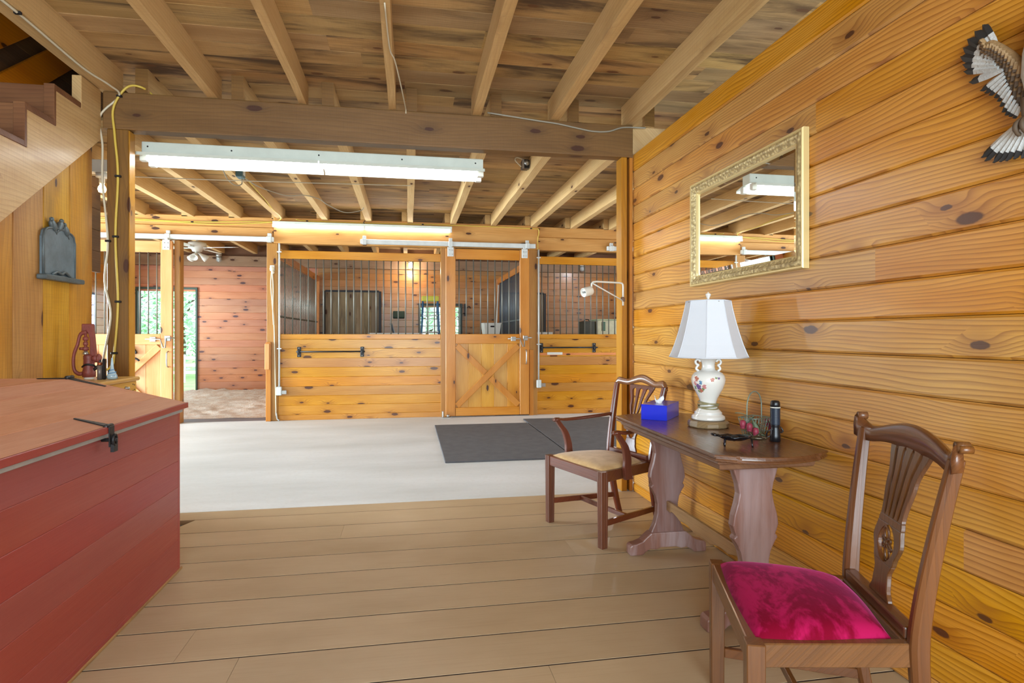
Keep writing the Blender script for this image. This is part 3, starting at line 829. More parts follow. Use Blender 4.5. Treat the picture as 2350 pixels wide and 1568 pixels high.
def strip_fixture():
    t = thing('strip_light', 'narrow lit fluorescent strip on the orange fascia beam over the stalls', 'ceiling light', (-0.62, YS - 0.06, 2.68))
    y = YS - 0.031
    mb = MB(); mb.box(-1.85, 0.62, y - 0.055, y, 2.735, 2.775); mb.build('housing', M_enamel, t, 0.004)
    for a, b in ((-1.82, -0.635), (-0.60, 0.585)):
        mb = MB(); mb.cyl((a, y - 0.035, 2.712), (b, y - 0.035, 2.712), 0.018, 12); mb.build('tube', M_tube, t)
    for a in (-1.84, -0.617, 0.605):
        mb = MB(); mb.box(a - 0.014, a + 0.014, y - 0.055, y - 0.012, 2.69, 2.736); mb.build('socket', M_white, t, 0.003)
    mb = MB(); mb.tube(catmull([(-0.617, y - 0.03, 2.775), (-0.63, y - 0.03, 2.80), (-0.60, y - 0.02, 2.83), (-0.56, y - 0.02, 2.84)], 5), 0.006, 6)
    mb.build('cord_tail', M_black, t)
strip_fixture()

# bare bulb in the aisle, left
t = thing('bare_bulb', 'bare lit bulb glowing in the gap left of the dark post', 'light bulb', (-2.80, 6.0, 2.50))
mb = MB(); mb.lathe([(0.012, 2.60), (0.016, 2.595), (0.03, 2.57), (0.034, 2.55), (0.026, 2.525), (0.0, 2.517)], 16, (-2.80, 6.0, 0)); mb.build('bulb', M_bulb, t)
mb = MB(); mb.lathe([(0.02, 2.60), (0.024, 2.61), (0.024, 2.65), (0.05, 2.66), (0.05, 2.70)], 16, (-2.80, 6.0, 0)); mb.build('socket', M_white, t)
mb = MB(); mb.box(-2.96, -2.60, 5.95, 6.05, 2.70, 2.815); mb.build('mounting_board', M_white, t, 0.004)

def cage_lamp(x, y, z, mat, label):
    t = thing('jelly_jar_lamp', label, 'wall lamp', (x, y, z - 0.16))
    mb = MB(); mb.lathe([(0.05, z), (0.055, z - 0.01), (0.055, z - 0.05), (0.045, z - 0.055)], 16, (x, y, 0)); mb.box(x - 0.04, x + 0.04, y - 0.02, YB - 0.061, z - 0.006, z + 0.012); mb.build('base', M_steel, t)
    mb = MB(); mb.lathe([(0.04, z - 0.055), (0.044, z - 0.10), (0.036, z - 0.145), (0.0, z - 0.155)], 16, (x, y, 0)); mb.build('jar', mat, t)
    mb = MB()
    for k in range(6):
        a = PI * k / 3
        mb.tube([(x + 0.05 * math.cos(a), y + 0.05 * math.sin(a), z - 0.05), (x + 0.05 * math.cos(a), y + 0.05 * math.sin(a), z - 0.13), (x + 0.01 * math.cos(a), y + 0.01 * math.sin(a), z - 0.172)], 0.003, 6)
    for zz in (z - 0.08, z - 0.13): mb.tube([(x + 0.05 * math.cos(2 * PI * k / 20), y + 0.05 * math.sin(2 * PI * k / 20), zz) for k in range(20)], 0.003, 6, True)
    mb.build('cage', M_steel, t)
    return t
M_jar = plain('clear lamp jar', (196, 204, 206), 0.1, coat=0.5)
cage_lamp(-3.66, YB - 0.13, 2.79, M_jar, 'unlit caged lamp on the back wall of the open left stall')
cage_lamp(0.04, YB - 0.13, 2.74, M_bulb, 'lit caged lamp glowing high on the middle stall back wall')
cage_lamp(3.72, YB - 0.13, 2.74, M_jar, 'unlit bluish caged lamp behind the right stall bars')

# ceiling fan in the left stall
def fan():
    cx, cy, cz = -3.37, 10.2, 2.62
    t = thing('ceiling_fan', 'white four-blade ceiling fan inside the open left stall', 'ceiling fan', (cx, cy, 2.4))
    local(False)
    mb = MB(); mb.lathe([(0.06, ZC), (0.075, ZC - 0.02), (0.05, ZC - 0.07), (0.016, ZC - 0.08), (0.016, 2.72), (0.06, 2.71), (0.13, 2.69), (0.14, 2.66), (0.13, 2.61), (0.08, 2.58), (0.07, 2.55), (0.0, 2.545)], 24, (cx, cy, 0)); mb.build('motor', M_white, t)
    for k in range(4):
        a = math.radians(-12 + 90 * k); c, s_ = math.cos(a), math.sin(a)
        M = Matrix.Translation((cx, cy, 2.615)) @ Matrix.Rotation(a, 4, 'Z') @ Matrix.Rotation(math.radians(9), 4, 'X')
        mb = MB(); mb.prism([(0.20, -0.055), (0.62, -0.068), (0.655, -0.05), (0.665, 0.0), (0.655, 0.05), (0.62, 0.068), (0.20, 0.055)], -0.004, 0.004, 'xy', M=M); bl = mb.build('blade', M_white, t)
        mb = MB(); mb.prism([(0.08, -0.02), (0.26, -0.035), (0.26, 0.035), (0.08, 0.02)], -0.011, -0.0045, 'xy', M=M); mb.build('blade_iron', M_track, bl)
    for k in range(3):
        a = math.radians(30 + 120 * k)
        p = Vector((cx, cy, 2.545)); d = Vector((math.cos(a) * 0.8, math.sin(a) * 0.8, -0.6)).normalized()
        q = p + d * 0.06
        M = d.to_track_quat('Z', 'Y').to_matrix().to_4x4()
        mb = MB(); mb.lathe([(0.016, -0.05), (0.02, 0.0), (0.03, 0.03), (0.05, 0.075), (0.06, 0.12), (0.056, 0.12), (0.0, 0.06)], 16, q, M); mb.build('glass_shade', M_white, t)
fan()

# ---------------------------------------------------------------- electrical bits
def jbox(name, x0, x1, y0, y1, z0, z1, mat, label, cat):
    t = thing(name, label, cat, ((x0 + x1) / 2, (y0 + y1) / 2, z0))
    mb = MB(); mb.box(x0, x1, y0, y1, z0, z1); mb.build('box', mat, t, 0.004)
    return t
M_teal = plain('teal electrical box', (78, 108, 112), 0.45)
t = jbox('junction_box', -1.7215, -1.655, 6.29, 6.41, 2.80, 2.905, M_teal, 'small teal electrical box on an aisle joist just below the big lamp', 'electrical box')
mb = MB(); mb.box(-1.6545, -1.652, 6.315, 6.385, 2.825, 2.885); mb.build('cover', M_white, t)
# flood light box on the joist right of the big lamp
t = thing('flood_light', 'small black and silver flood light on a joist right of the big lamp', 'lamp', (1.15, 5.78, 2.86))
mb = MB(); mb.box(1.115, 1.187, 5.72, 5.82, 2.865, 2.955); mb.build('body', M_black, t, 0.008)
mb = MB(); mb.lathe([(0.006, 0.03), (0.028, 0.012), (0.026, 0.0), (0.0, 0.006)], 16, (1.158, 5.712, 2.915), Matrix.Rotation(PI / 2, 4, 'X')); mb.build('lens', M_steel, t)
mb = MB(); mb.box(1.112, 1.132, 5.71, 5.7195, 2.86, 2.95); mb.box(1.187, 1.196, 5.73, 5.80, 2.87, 2.95); mb.build('bracket', M_steel, t)
mb = MB(); mb.tube(catmull([(1.13, 5.74, 2.955), (1.06, 5.72, 2.965), (1.04, 5.70, 2.93), (1.10, 5.70, 2.87)], 6), 0.005, 6); mb.build('lead', M_cream, t)

def cable(name, pts, r, mat, label, cat='cable', clips=(), n=7, cm=None):
    P = catmull(pts, n)
    mb = MB(); mb.tube(P, r, 8)
    o = one(name, mb, mat, label, cat)
    for i in clips:
        c = Vector(pts[i])
        m = MB(); m.box(c.x - r * 2.4, c.x + r * 2.4, c.y - r * 1.3, c.y + r * 1.3, c.z - 0.007, c.z + 0.007)
        m.build('cable_clip', cm or M_iron, o, 0.002)
    return o
W = lambda px, py, **k: at(px, py, **k)
yp = YH - 0.010
cable('power_cord', [(-1.915, 2.55, ZJ - 0.008), (-1.935, 2.85, ZJ - 0.008), (-1.92, 3.3, ZJ - 0.008), (-1.93, 3.9, ZJ - 0.008), (-1.895, 4.15, ZJ - 0.008), (-1.885, yp, 2.78),
                     (-2.0, yp, 2.64), (-1.985, yp, 2.45), (-1.985, yp, 2.2), (-1.953, yp, 1.82), (-1.972, yp, 1.56), (-1.935, yp, 1.34), (-1.97, yp, 1.10), (-1.965, yp - 0.05, 1.0), (-1.93, 4.12, 0.965)],
      0.0068, M_cream, 'off-white power cord wandering down beside the dark post', clips=(2, 5, 9))
cable('power_cord', [(-1.70, YH + 0.10, 2.818), (-1.75, YH + 0.0, 2.85), (-1.84, yp, 2.84), (-1.92, yp, 2.70), (-1.912, yp, 2.52), (-1.893, yp, 2.25), (-1.908, yp, 1.85), (-1.893, yp, 1.42), (-1.915, yp, 1.08), (-1.92, yp - 0.02, 1.0), (-1.93, 4.16, 0.965)],
      0.0075, M_yellow, 'yellow power cord clipped down the front of the dark post', clips=(5, 6, 7, 8))
yb = YS - 0.012
cable('yellow_cable', [(-4.6, yb, 2.77), (-3.6, yb, 2.755), (-2.9, yb, 2.74), (-2.2, yb, 2.765), (-1.88, yb - 0.005, 2.772), (-1.76, yb - 0.06, 2.79), (-1.715, 8.35, 2.81), (-1.705, 7.9, 2.80), (-1.705, 7.5, 2.83), (-1.70, 7.1, 2.84), (-1.69, 6.42, 2.86)],
      0.007, M_yellow, 'yellow cable looping from the left stall beam up to the teal box', clips=(2,))
cable('yellow_cable', [(-4.6, yb, 2.745), (-3.4, yb, 2.735), (-2.6, yb, 2.715), (-2.1, yb, 2.745), (-1.86, yb - 0.028, 2.765)], 0.0065, M_yellow, 'lower yellow cable along the left stall beam ending at the fascia')
cable('yellow_cable', [(-1.55, YS - 0.0475, 2.81), (-1.4, YS - 0.0475, 2.795), (-0.7, YS - 0.0475, 2.79), (0.2, YS - 0.0475, 2.80), (1.0, YS - 0.0475, 2.80), (1.8, YS - 0.0475, 2.79), (1.915, YS - 0.0475, 2.77), (1.90, YS - 0.0475, 2.62), (1.905, YS - 0.0475, 2.48)],
      0.0062, M_yellow, 'yellow cable along the fascia above the strip light turning down to the conduit', clips=(1, 3, 5))
cable('pull_wire', [(-4.0, 6.05, 2.70), (-2.6, 6.1, 2.705), (-1.3, 6.1, 2.715), (0.02, 6.1, 2.735)], 0.0045, M_cream, 'taut thin white wire stretched across under the aisle joists', 'wire')
cable('grey_cable', [(0.57, YH - 0.005, 2.835), (0.93, YH - 0.008, 2.80), (1.10, YH - 0.008, 2.785), (1.25, YH - 0.008, 2.762), (1.38, YH - 0.008, 2.745), (1.50, YH - 0.008, 2.752), (1.62, YH - 0.006, 2.79), (1.80, YH + 0.0, 2.80)],
      0.006, M_gcable, 'loose grey cable drooping along the right end of the dark header')
cable('white_wire', [(-0.115, 2.9, ZJ - 0.005), (-0.105, 3.35, ZJ - 0.005), (-0.08, 3.5, ZJ - 0.005), (-0.05, 3.85, ZJ + 0.0), (-0.025, 4.2, ZJ + 0.005), (-0.02, YH - 0.006, 2.815), (-0.02, YH - 0.004, 2.79)],
      0.0042, M_cream, 'thin white wire running along a front joist down to the header', 'wire')
cable('grey_cable', [(-1.79, 5.85, ZJ - 0.006), (-1.76, 6.0, 2.79), (-1.74, 6.1, 2.72), (-1.70, 6.2, 2.69), (-1.66, 6.28, 2.72), (-1.67, 6.33, 2.80)], 0.005, M_gcable, 'grey cable hanging in a loop left of the teal electrical box')
cable('grey_cable', [(-1.66, 6.36, 2.81), (-1.55, 6.6, 2.77), (-1.35, 6.9, 2.765), (-1.19, 7.0, 2.80), (-1.05, 7.2, 2.81), (-0.95, 7.3, 2.76), (-0.78, 7.5, 2.72), (-0.60, 7.6, 2.77), (-0.56, 7.6, ZJ - 0.006)], 0.005, M_gcable, 'grey cable sagging between the joists right of the teal box')

def conduit(x, z0, z1, y, label):
    t = thing('conduit', label, 'conduit', (x, y, z0))
    mb = MB(); mb.cyl((x, y, z0 + 0.10), (x, y, z1), 0.0125, 12); mb.build('pipe', M_track, t)
    for zz in (z0 + 0.65, z1 - 0.12):
        mb = MB(); mb.box(x - 0.03, x + 0.03, y - 0.015, y + 0.013, zz - 0.008, zz + 0.008); mb.build('strap', M_track, t, 0.003)
    mb = MB(); mb.box(x - 0.035, x + 0.035, y - 0.04, y + 0.012, z0, z0 + 0.12); b = mb.build('outlet_box', M_plastic, t, 0.008)
    mb = MB(); mb.box(x + 0.036, x + 0.10, y - 0.035, y - 0.005, z0 + 0.015, z0 + 0.07); mb.build('plug', M_steel, b, 0.004)
conduit(-1.775, 0.36, 2.478, YS - 0.016, 'white conduit with an outlet box on the golden post right of the open doorway')
conduit(1.915, 0.41, 2.478, YS - 0.046, 'white conduit with an outlet box right of the middle stall door')

# rope on the post
t = thing('lead_rope', 'off-white rope knotted at the top and hanging down the golden doorway post', 'rope', (-1.86, YS - 0.02, 0.05))
mb = MB(); mb.tube(catmull([(-1.875, YS - 0.012, 2.10), (-1.885, YS - 0.016, 1.9), (-1.865, YS - 0.014, 1.6), (-1.845, YS - 0.014, 1.35), (-1.835, YS - 0.014, 0.9), (-1.825, YS - 0.014, 0.4), (-1.818, YS - 0.014, 0.08)], 8), 0.008, 8)
mb.tube(catmull([(-1.87, YS - 0.014, 2.10), (-1.855, YS - 0.016, 1.85), (-1.86, YS - 0.014, 1.55), (-1.85, YS - 0.02, 1.34)], 8), 0.008, 8); mb.build('strand', M_rope, t)
mb = MB(); mb.ellipsoid((-1.872, YS - 0.02, 2.12), 0.03, 0.016, 0.035); mb.ellipsoid((-1.86, YS - 0.022, 2.07), 0.022, 0.018, 0.022); mb.build('knot', M_rope, t)
mb = MB(); mb.tube(catmull([(-1.818, YS - 0.018, 0.12), (-1.81, YS - 0.02, 0.08), (-1.80, YS - 0.02, 0.03), (-1.77, YS - 0.03, 0.012)], 6), 0.011, 8); mb.build('snap', M_steel, t)
mb = MB(); mb.box(-1.90, -1.84, YS - 0.008, YS - 0.0005, 2.09, 2.17); mb.build('hook_plate', M_white, t, 0.003)

# white swing arm on the jamb
t = thing('swing_arm_lamp', 'white swing-arm lamp with a short drum head on the right door jamb', 'wall lamp', (1.60, 4.25, 1.44))
ya = YH - 0.022
mb = MB(); mb.tube(catmull([(1.612, ya, 1.425), (1.612, ya, 1.57)], 2) + [Vector((1.610, ya, 1.585)), Vector((1.602, ya, 1.595)), Vector((1.58, ya, 1.598)), Vector((1.40, ya, 1.604)), Vector((1.372, ya, 1.600)), Vector((1.362, ya, 1.588)), Vector((1.360, ya, 1.55))], 0.0068, 10)
mb.build('arm', M_white, t)
mb = MB(); mb.cyl((1.366, ya, 1.592), (1.605, ya, 1.465), 0.005, 8); mb.build('brace', M_white, t)
mb = MB(); mb.box(1.606, 1.622, ya - 0.014, YH - 0.0005, 1.455, 1.485); mb.cyl((1.606, ya, 1.47), (1.606, ya, 1.49), 0.012, 10); mb.build('bracket', plain('rusty steel', (120, 92, 74), 0.6, 0.5), t, 0.002)
d = Vector((-0.86, -0.30, -0.25)).normalized(); M = d.to_track_quat('Z', 'Y').to_matrix().to_4x4()
mb = MB(); mb.lathe([(0.012, -0.012), (0.031, -0.008), (0.035, 0.0), (0.035, 0.066), (0.033, 0.070), (0.030, 0.068), (0.030, 0.062), (0.0, 0.062)], 24, (1.352, ya, 1.535), M); hd = mb.build('head', M_white, t)
mb = MB()
c0 = Vector((1.352, ya, 1.535)) + d * 0.0625
for k in range(5):
    M2 = Matrix.Translation(c0) @ M
    p = M2 @ Vector(((k - 2) * 0.008, 0.010, 0.001)); q = M2 @ Vector(((k - 2) * 0.008 + 0.004, -0.006, 0.001))
    mb.tube([p, q], 0.0012, 5)
mb.build('printed_marks', M_black, hd)

# horse head coat hook on the open door
t = thing('horse_head_hook', 'black iron horse-head hook on the open door beside the dark post', 'hook', (-3.62, YS - 0.10, 0.72))
mb = MB(); yk = YS - 0.088
mb.prism([(-3.70, 0.98), (-3.68, 1.03), (-3.64, 1.06), (-3.60, 1.04), (-3.555, 0.975), (-3.565, 0.945), (-3.60, 0.97), (-3.63, 0.985), (-3.64, 0.93), (-3.65, 0.86), (-3.70, 0.86)], yk - 0.012, yk + 0.017, 'xz'); mb.build('head_plate', M_iron, t, 0.003)
mb = MB(); mb.tube(catmull([(-3.67, yk - 0.01, 0.87), (-3.62, yk - 0.05, 0.86), (-3.55, yk - 0.06, 0.89), (-3.50, yk - 0.06, 0.86)], 6), 0.013, 8); mb.tube(catmull([(-3.68, yk, 0.86), (-3.66, yk - 0.02, 0.74), (-3.60, yk - 0.03, 0.66)], 6), 0.013, 8); mb.build('prong', M_iron, t)

# rubber mats
def mat_thing(x0, x1, y0, y1, label):
    mb = MB(); mb.box(x0, x1, y0, y1, 0.0, 0.016)
    one('rubber_mat', mb, M_rubber, label, 'mat', None, 0.004)
mat_thing(0.335, 1.575, 5.49, 7.75, 'black rubber floor mat nearer the open concrete, left of the other mat')
mat_thing(1.59, 3.05, 5.75, 8.11, 'black rubber floor mat beside the right stall, partly behind the armchair')
# ---------------------------------------------------------------- stair
t = thing('staircase', 'rough open stair with saw-tooth stringer climbing at the upper left', 'stairs', (-2.5, 3.4, 0))
run, rise = 0.261, 0.2045
def notch(k): return (3.504 + run * k, 2.195 + rise * k)     # inner corner where tread k ends and riser k+1 starts
pts = []
for k in range(-7, 3):
    y, z = notch(k); pts += [(y, z), (y, z + rise)]
pts = pts[:-1] + [(notch(2)[0], notch(2)[1] + rise), (4.262, notch(2)[1] + rise)]
y0 = notch(-7)[0]
low = [(4.262, strZ(4.262)), (y0, max(strZ(y0), 0.0))]
mb = MB(); mb.prism(pts + low, XL + 0.001, XL + 0.055, 'yz'); mb.build('stringer', M_stringer, t, 0.003)
mb = MB(); mb.prism(pts + low, -2.88, -2.84, 'yz'); mb.build('stringer', M_stringer, t, 0.003)
for k in range(-7, 2):
    y, z = notch(k)
    mb = MB(); mb.box(-2.839, XL + 0.0, y + 0.022, y + run + 0.024, z + rise + 0.0005, z + rise + 0.034); mb.build('tread', M_dark_x, t, 0.003)
    mb = MB(); mb.box(-2.839, XL + 0.0, y + 0.0015, y + 0.0205, z + 0.036, z + rise + 0.03); mb.build('riser', M_dark_x, t, 0.002)
    mb = MB(); mb.box(XL + 0.0005, XL + 0.055, y + 0.0, y + run - 0.0, z + rise + 0.0005, z + rise + 0.034); mb.build('tread_end', M_dark_x, t, 0.003)
    mb = MB(); mb.box(XL + 0.0005, XL + 0.056, y - 0.0205, y - 0.0005, z + 0.001 if k > -7 else 0.3, z + rise + 0.034); mb.build('riser_end', M_dark_x, t, 0.002)
def skz(y, off): return 2.814 + (y - 4.791) * 0.775 + off
xk = -2.895
ob = thing('stair_skirt', 'orange stained skirt board rising behind the open stair', 'board', (xk, 4.0, 2.0))
mb = MB(); mb.prism([(1.6, skz(1.6, 0)), (6.2, skz(6.2, 0)), (6.2, skz(6.2, 0.27)), (1.6, skz(1.6, 0.27))], xk - 0.03, xk, 'yz'); mb.build('board', M_orange_y, ob, 0.004)
ob = thing('stair_guard', 'orange board guarding the upper side of the stair opening', 'board', (xk, 4.0, 3.0))
mb = MB(); mb.prism([(2.4, skz(2.4, 0.446)), (5.7, skz(5.7, 0.446)), (5.7, skz(5.7, 1.1)), (2.4, skz(2.4, 1.1))], xk - 0.03, xk, 'yz'); mb.build('board', M_orange_y, ob, 0.004)

# ---------------------------------------------------------------- plaque with three birds
t = thing('bird_plaque', 'arched slate plaque with three small birds on top, hung on the left wall', 'plaque', (XL, 3.87, 1.51))
mb = MB()
yl, yr, zb = 3.705, 4.02, 1.545
out = [(yl, zb), (yr, zb), (yr, 1.76)]
for k in range(11):
    a = PI * k / 10
    out.append(((yl + yr) / 2 + math.cos(a) * (yr - yl) / 2 * (0.96), 1.77 + 0.055 * math.sin(a) ** 0.6))
out.append((yl, 1.76))
M_slate = plain('dark slate', (104, 120, 128), 0.4, bump=0.3, bscale=40, var=0.35)
M_pewter = plain('dark pewter', (92, 102, 104), 0.45, 0.3, bump=0.5, bscale=60, var=0.3)
mb.prism(out, XL + 0.0005, XL + 0.022, 'yz'); mb.build('slate', M_slate, t, 0.003)
mb = MB()
P = [(XL + 0.022, y, z) for y, z in out] + [(XL + 0.022, out[0][0], out[0][1])]
mb.tube(P, 0.007, 8); mb.build('rope_border', M_pewter, t)
mb = MB(); mb.box(XL + 0.001, XL + 0.055, yl - 0.03, yr + 0.05, zb - 0.03, zb - 0.002); sh = mb.build('ledge', M_pewter, t, 0.005)
mb = MB(); mb.tube(catmull([(XL + 0.03, yl + 0.07, zb + 0.004), (XL + 0.034, yl + 0.11, zb + 0.022), (XL + 0.034, yl + 0.15, zb + 0.012), (XL + 0.034, yl + 0.19, zb + 0.026), (XL + 0.03, yl + 0.25, zb + 0.004)], 6), 0.008, 8); mb.build('leaf_sprig', M_pewter, sh)
for y, z, s in ((3.80, 1.835, 1), (3.865, 1.842, -1), (3.925, 1.825, 1)):
    mb = MB()
    M = Matrix.Rotation(math.radians(38 * s), 4, 'X')
    mb.ellipsoid((XL + 0.02, y, z), 0.018, 0.024, 0.038, 12, 8, M)
    mb.ellipsoid((XL + 0.022, y - 0.016 * s, z + 0.034), 0.012, 0.013, 0.013)
    mb.tube([(XL + 0.022, y - 0.026 * s, z + 0.036), (XL + 0.022, y - 0.042 * s, z + 0.036)], [0.005, 0.001], 6)
    mb.tube([(XL + 0.02, y + 0.012 * s, z - 0.018), (XL + 0.02, y + 0.034 * s, z - 0.046)], [0.010, 0.005], 6)
    mb.build('bird', M_pewter, t)

# ---------------------------------------------------------------- red feed bin
XB0, XB1, YB0, YB1 = -2.03, -1.150, 1.45, 3.235
t = thing('feed_bin', 'large red painted wooden feed bin with sloping lid at left', 'bin', (-1.6, 2.35, 0))
mb = MB(); zs = [0.0, 0.03]
while zs[-1] < 0.79: zs.append(min(zs[-1] + 0.133, 0.805))
for a, b in zip(zs[:-1], zs[1:]):
    mb.plank((XB1, YB0, a), (0, 1, 0), (0, 0, 1), (1, 0, 0), YB1 - YB0 - 0.026, b - a, 0.022, 0.0022)
mb.build('front', M_red_y, t)
endp = [(XB0, 0), (XB1 - 0.023, 0), (XB1 - 0.023, 0.805), (-1.64, 0.955), (XB0, 0.955)]
mb = MB(); mb.prism(endp, YB0, YB0 + 0.022, 'xz'); mb.build('end_panel', M_red_y, t, 0.002)
mb = MB(); mb.prism(endp, YB1 - 0.022, YB1, 'xz'); mb.build('end_panel', M_red_y, t, 0.002)
mb = MB(); mb.box(XB1 - 0.022, XB1 + 0.0, YB1 - 0.025, YB1 + 0.0005, 0.0, 0.805); mb.build('corner_board', M_red_y, t, 0.002)
mb = MB(); mb.box(XB0, XB0 + 0.02, YB0 + 0.023, YB1 - 0.023, 0, 0.955); mb.build('back', M_red_y, t)
mb = MB(); mb.box(XB1 - 0.002, XB1 + 0.012, YB0 - 0.005, YB1 + 0.004, 0.806, 0.833); mb.build('grey_batten', plain('grey weatherstrip', (176, 178, 178), 0.6, var=0.15), t, 0.002)
mb = MB(); mb.box(XB1 - 0.004, XB1 + 0.005, YB0, YB1 + 0.02, 0.0, 0.012); mb.build('base_strip', wood('bare strip', 'y', (170, 134, 92), (150, 112, 74), (110, 80, 50), coat=0), t, 0.002)
# flat top and sloping lid
F0, F1 = Vector((-1.64, 0, 0.985)), Vector((-1.128, 0, 0.852))
dx = (F1 - F0); Ls = dx.length; dx.normalize(); nz = Vector((-dx.z, 0, dx.x))
if nz.z < 0: nz = -nz
ye0, ye1 = YB0 - 0.025, YB1 + 0.025
mb = MB(); w = (-1.642 - XB0) / 3
for k in range(3): mb.plank((XB0 + w * k, ye0, 0.985), (0, 1, 0), (1, 0, 0), (0, 0, 1), ye1 - ye0, w, 0.026, 0.002)
mb.build('fixed_top', M_redtop_y, t)
mb = MB(); w = Ls / 4
for k in range(4): mb.plank(F0 + dx * (w * k + 0.001) + Vector((0, ye0, 0)), (0, 1, 0), dx, nz, ye1 - ye0, w, 0.026, 0.002)
lid = mb.build('lid', M_redtop_y, t)
mb = MB()
lo = F1 - nz * 0.026
mb.bar((F1.x + 0.004 - 0.001, ye0, 0.8395), (F1.x + 0.003, ye1, 0.8395), 0.012, 0.027); mb.build('lid_edge', M_red_y, lid, 0.002)
def on_lid(d, y, h): return F0 + dx * d + nz * h + Vector((0, y, 0))
for yh in (3.205, 1.75):
    mb = MB()
    mb.prism([(-1.775, yh - 0.010), (-1.66, yh - 0.022), (-1.645, yh - 0.022), (-1.645, yh + 0.022), (-1.66, yh + 0.022), (-1.775, yh + 0.010), (-1.785, yh)], 0.9855, 0.9895, 'xy')
    A = [on_lid(0.005, yh - 0.022, 0.0006), on_lid(0.02, yh - 0.022, 0.0006), on_lid(0.165, yh - 0.008, 0.0006), on_lid(0.165, yh + 0.008, 0.0006), on_lid(0.02, yh + 0.022, 0.0006), on_lid(0.005, yh + 0.022, 0.0006)]
    mb.loft([A, [p + nz * 0.004 for p in A]])
    mb.cyl((-1.64, yh - 0.028, 0.992), (-1.64, yh + 0.028, 0.992), 0.009, 12)
    mb.build('strap_hinge', M_iron, t, 0.001)
# hasp with padlock eye
yh = 2.46
mb = MB()
A = [on_lid(Ls - 0.12, yh - 0.006, 0.0006), on_lid(Ls - 0.005, yh - 0.02, 0.0006), on_lid(Ls - 0.005, yh + 0.02, 0.0006), on_lid(Ls - 0.12, yh + 0.006, 0.0006)]
mb.loft([A, [p + nz * 0.004 for p in A]])
mb.box(F1.x + 0.010, F1.x + 0.015, yh - 0.018, yh + 0.018, 0.775, 0.853)
mb.cyl((F1.x + 0.002, yh - 0.026, 0.853), (F1.x + 0.002, yh + 0.026, 0.853), 0.008, 10)
hp = mb.build('hasp', M_iron, t, 0.001)
mb = MB(); mb.tube([(F1.x + 0.024, yh + 0.014 * math.cos(2 * PI * k / 16), 0.80 + 0.02 * math.sin(2 * PI * k / 16)) for k in range(16)], 0.005, 8, True)
mb.cyl((XB1 + 0.001, yh, 0.80), (F1.x + 0.032, yh, 0.80), 0.007, 8); mb.box(F1.x + 0.014, F1.x + 0.026, yh - 0.012, yh + 0.020, 0.755, 0.785); mb.build('staple', M_iron, hp)

# ---------------------------------------------------------------- wooden box behind the bin, with the hydrant head
t = thing('wooden_box', 'yellow pine box between the red bin and the dark post', 'box', (-1.88, 3.75, 0))
bx0, bx1, by0, by1 = -2.03, -1.735, 3.36, 4.15
mb = MB(); mb.box(bx0 + 0.005, bx1, by0, by1, 0.0, 0.905); mb.build('body', M_ply, t, 0.004)
mb = MB(); mb.box(bx0, bx1 + 0.018, by0 - 0.01, by1 + 0.012, 0.906, 0.932); mb.build('top', M_ply, t, 0.010, 3)
mb = MB(); mb.lathe([(0.012, 0), (0.012, 0.006), (0.006, 0.010), (0.010, 0.02), (0.0, 0.026)], 12, (bx1 + 0.0005, 4.0, 0.868), Matrix.Rotation(PI / 2, 4, 'Y')); mb.build('knob', M_steel, t)
mb = MB()
for y, z in ((4.10, 0.885), (4.12, 0.88), (4.10, 0.845), (4.12, 0.85)): mb.cyl((bx1 - 0.001, y, z), (bx1 + 0.002, y, z), 0.004, 8)
mb.build('nail', M_iron, t)

M_hyd = plain('faded red cast iron', (136, 66, 56), 0.5, 0.1, bump=0.35, bscale=90, var=0.3)
hx, hy, hz = -1.905, 3.93, 0.9325
t = thing('hydrant_head', 'old red cast-iron yard hydrant head with looped lever handle on the box', 'hydrant', (hx, hy, hz))
t.scale = (0.7, 0.7, 1.0)
mb = MB(); mb.lathe([(0.034, 0), (0.034, 0.012), (0.050, 0.014), (0.050, 0.045), (0.044, 0.06), (0.040, 0.115), (0.042, 0.125), (0.042, 0.14), (0.034, 0.15), (0.014, 0.152), (0.0, 0.152)], 20, (hx, hy, hz)); mb.build('body', M_hyd, t)
mb = MB(); mb.lathe([(0.036, -0.0), (0.037, 0.010), (0.036, 0.012)], 20, (hx, hy, hz)); mb.build('base_ring', M_white, t)
mb = MB()   # tall bracket behind the rod with overhanging top, leaning slightly
mb.prism([(0.012, 0.10), (0.058, 0.10), (0.050, 0.20), (0.034, 0.335), (-0.050, 0.335), (-0.050, 0.285), (-0.020, 0.275), (0.0, 0.28), (0.014, 0.24)], hy - 0.022, hy + 0.022, 'xz', M=Matrix.Translation((hx, 0, hz)))
mb.build('bracket', M_hyd, t, 0.005)
mb = MB()   # plunger rod with clamps
mb.cyl((hx - 0.012, hy - 0.03, hz + 0.14), (hx - 0.012, hy - 0.03, hz + 0.29), 0.011, 12)
for z_, r_ in ((0.185, 0.024), (0.215, 0.019), (0.245, 0.022)): mb.lathe([(r_ * 0.7, z_ - 0.012), (r_, z_ - 0.008), (r_, z_ + 0.008), (r_ * 0.7, z_ + 0.012)], 8, (hx - 0.012, hy - 0.03, hz))
mb.cyl((hx - 0.06, hy - 0.03, hz + 0.185), (hx - 0.02, hy - 0.03, hz + 0.185), 0.008, 8)
mb.build('plunger', M_hyd, t)
mb = MB(); mb.lathe([(0.020, 0.15), (0.022, 0.155), (0.014, 0.17)], 12, (hx - 0.012, hy - 0.03, hz)); mb.build('packing_nut', M_steel, t)
mb = MB()
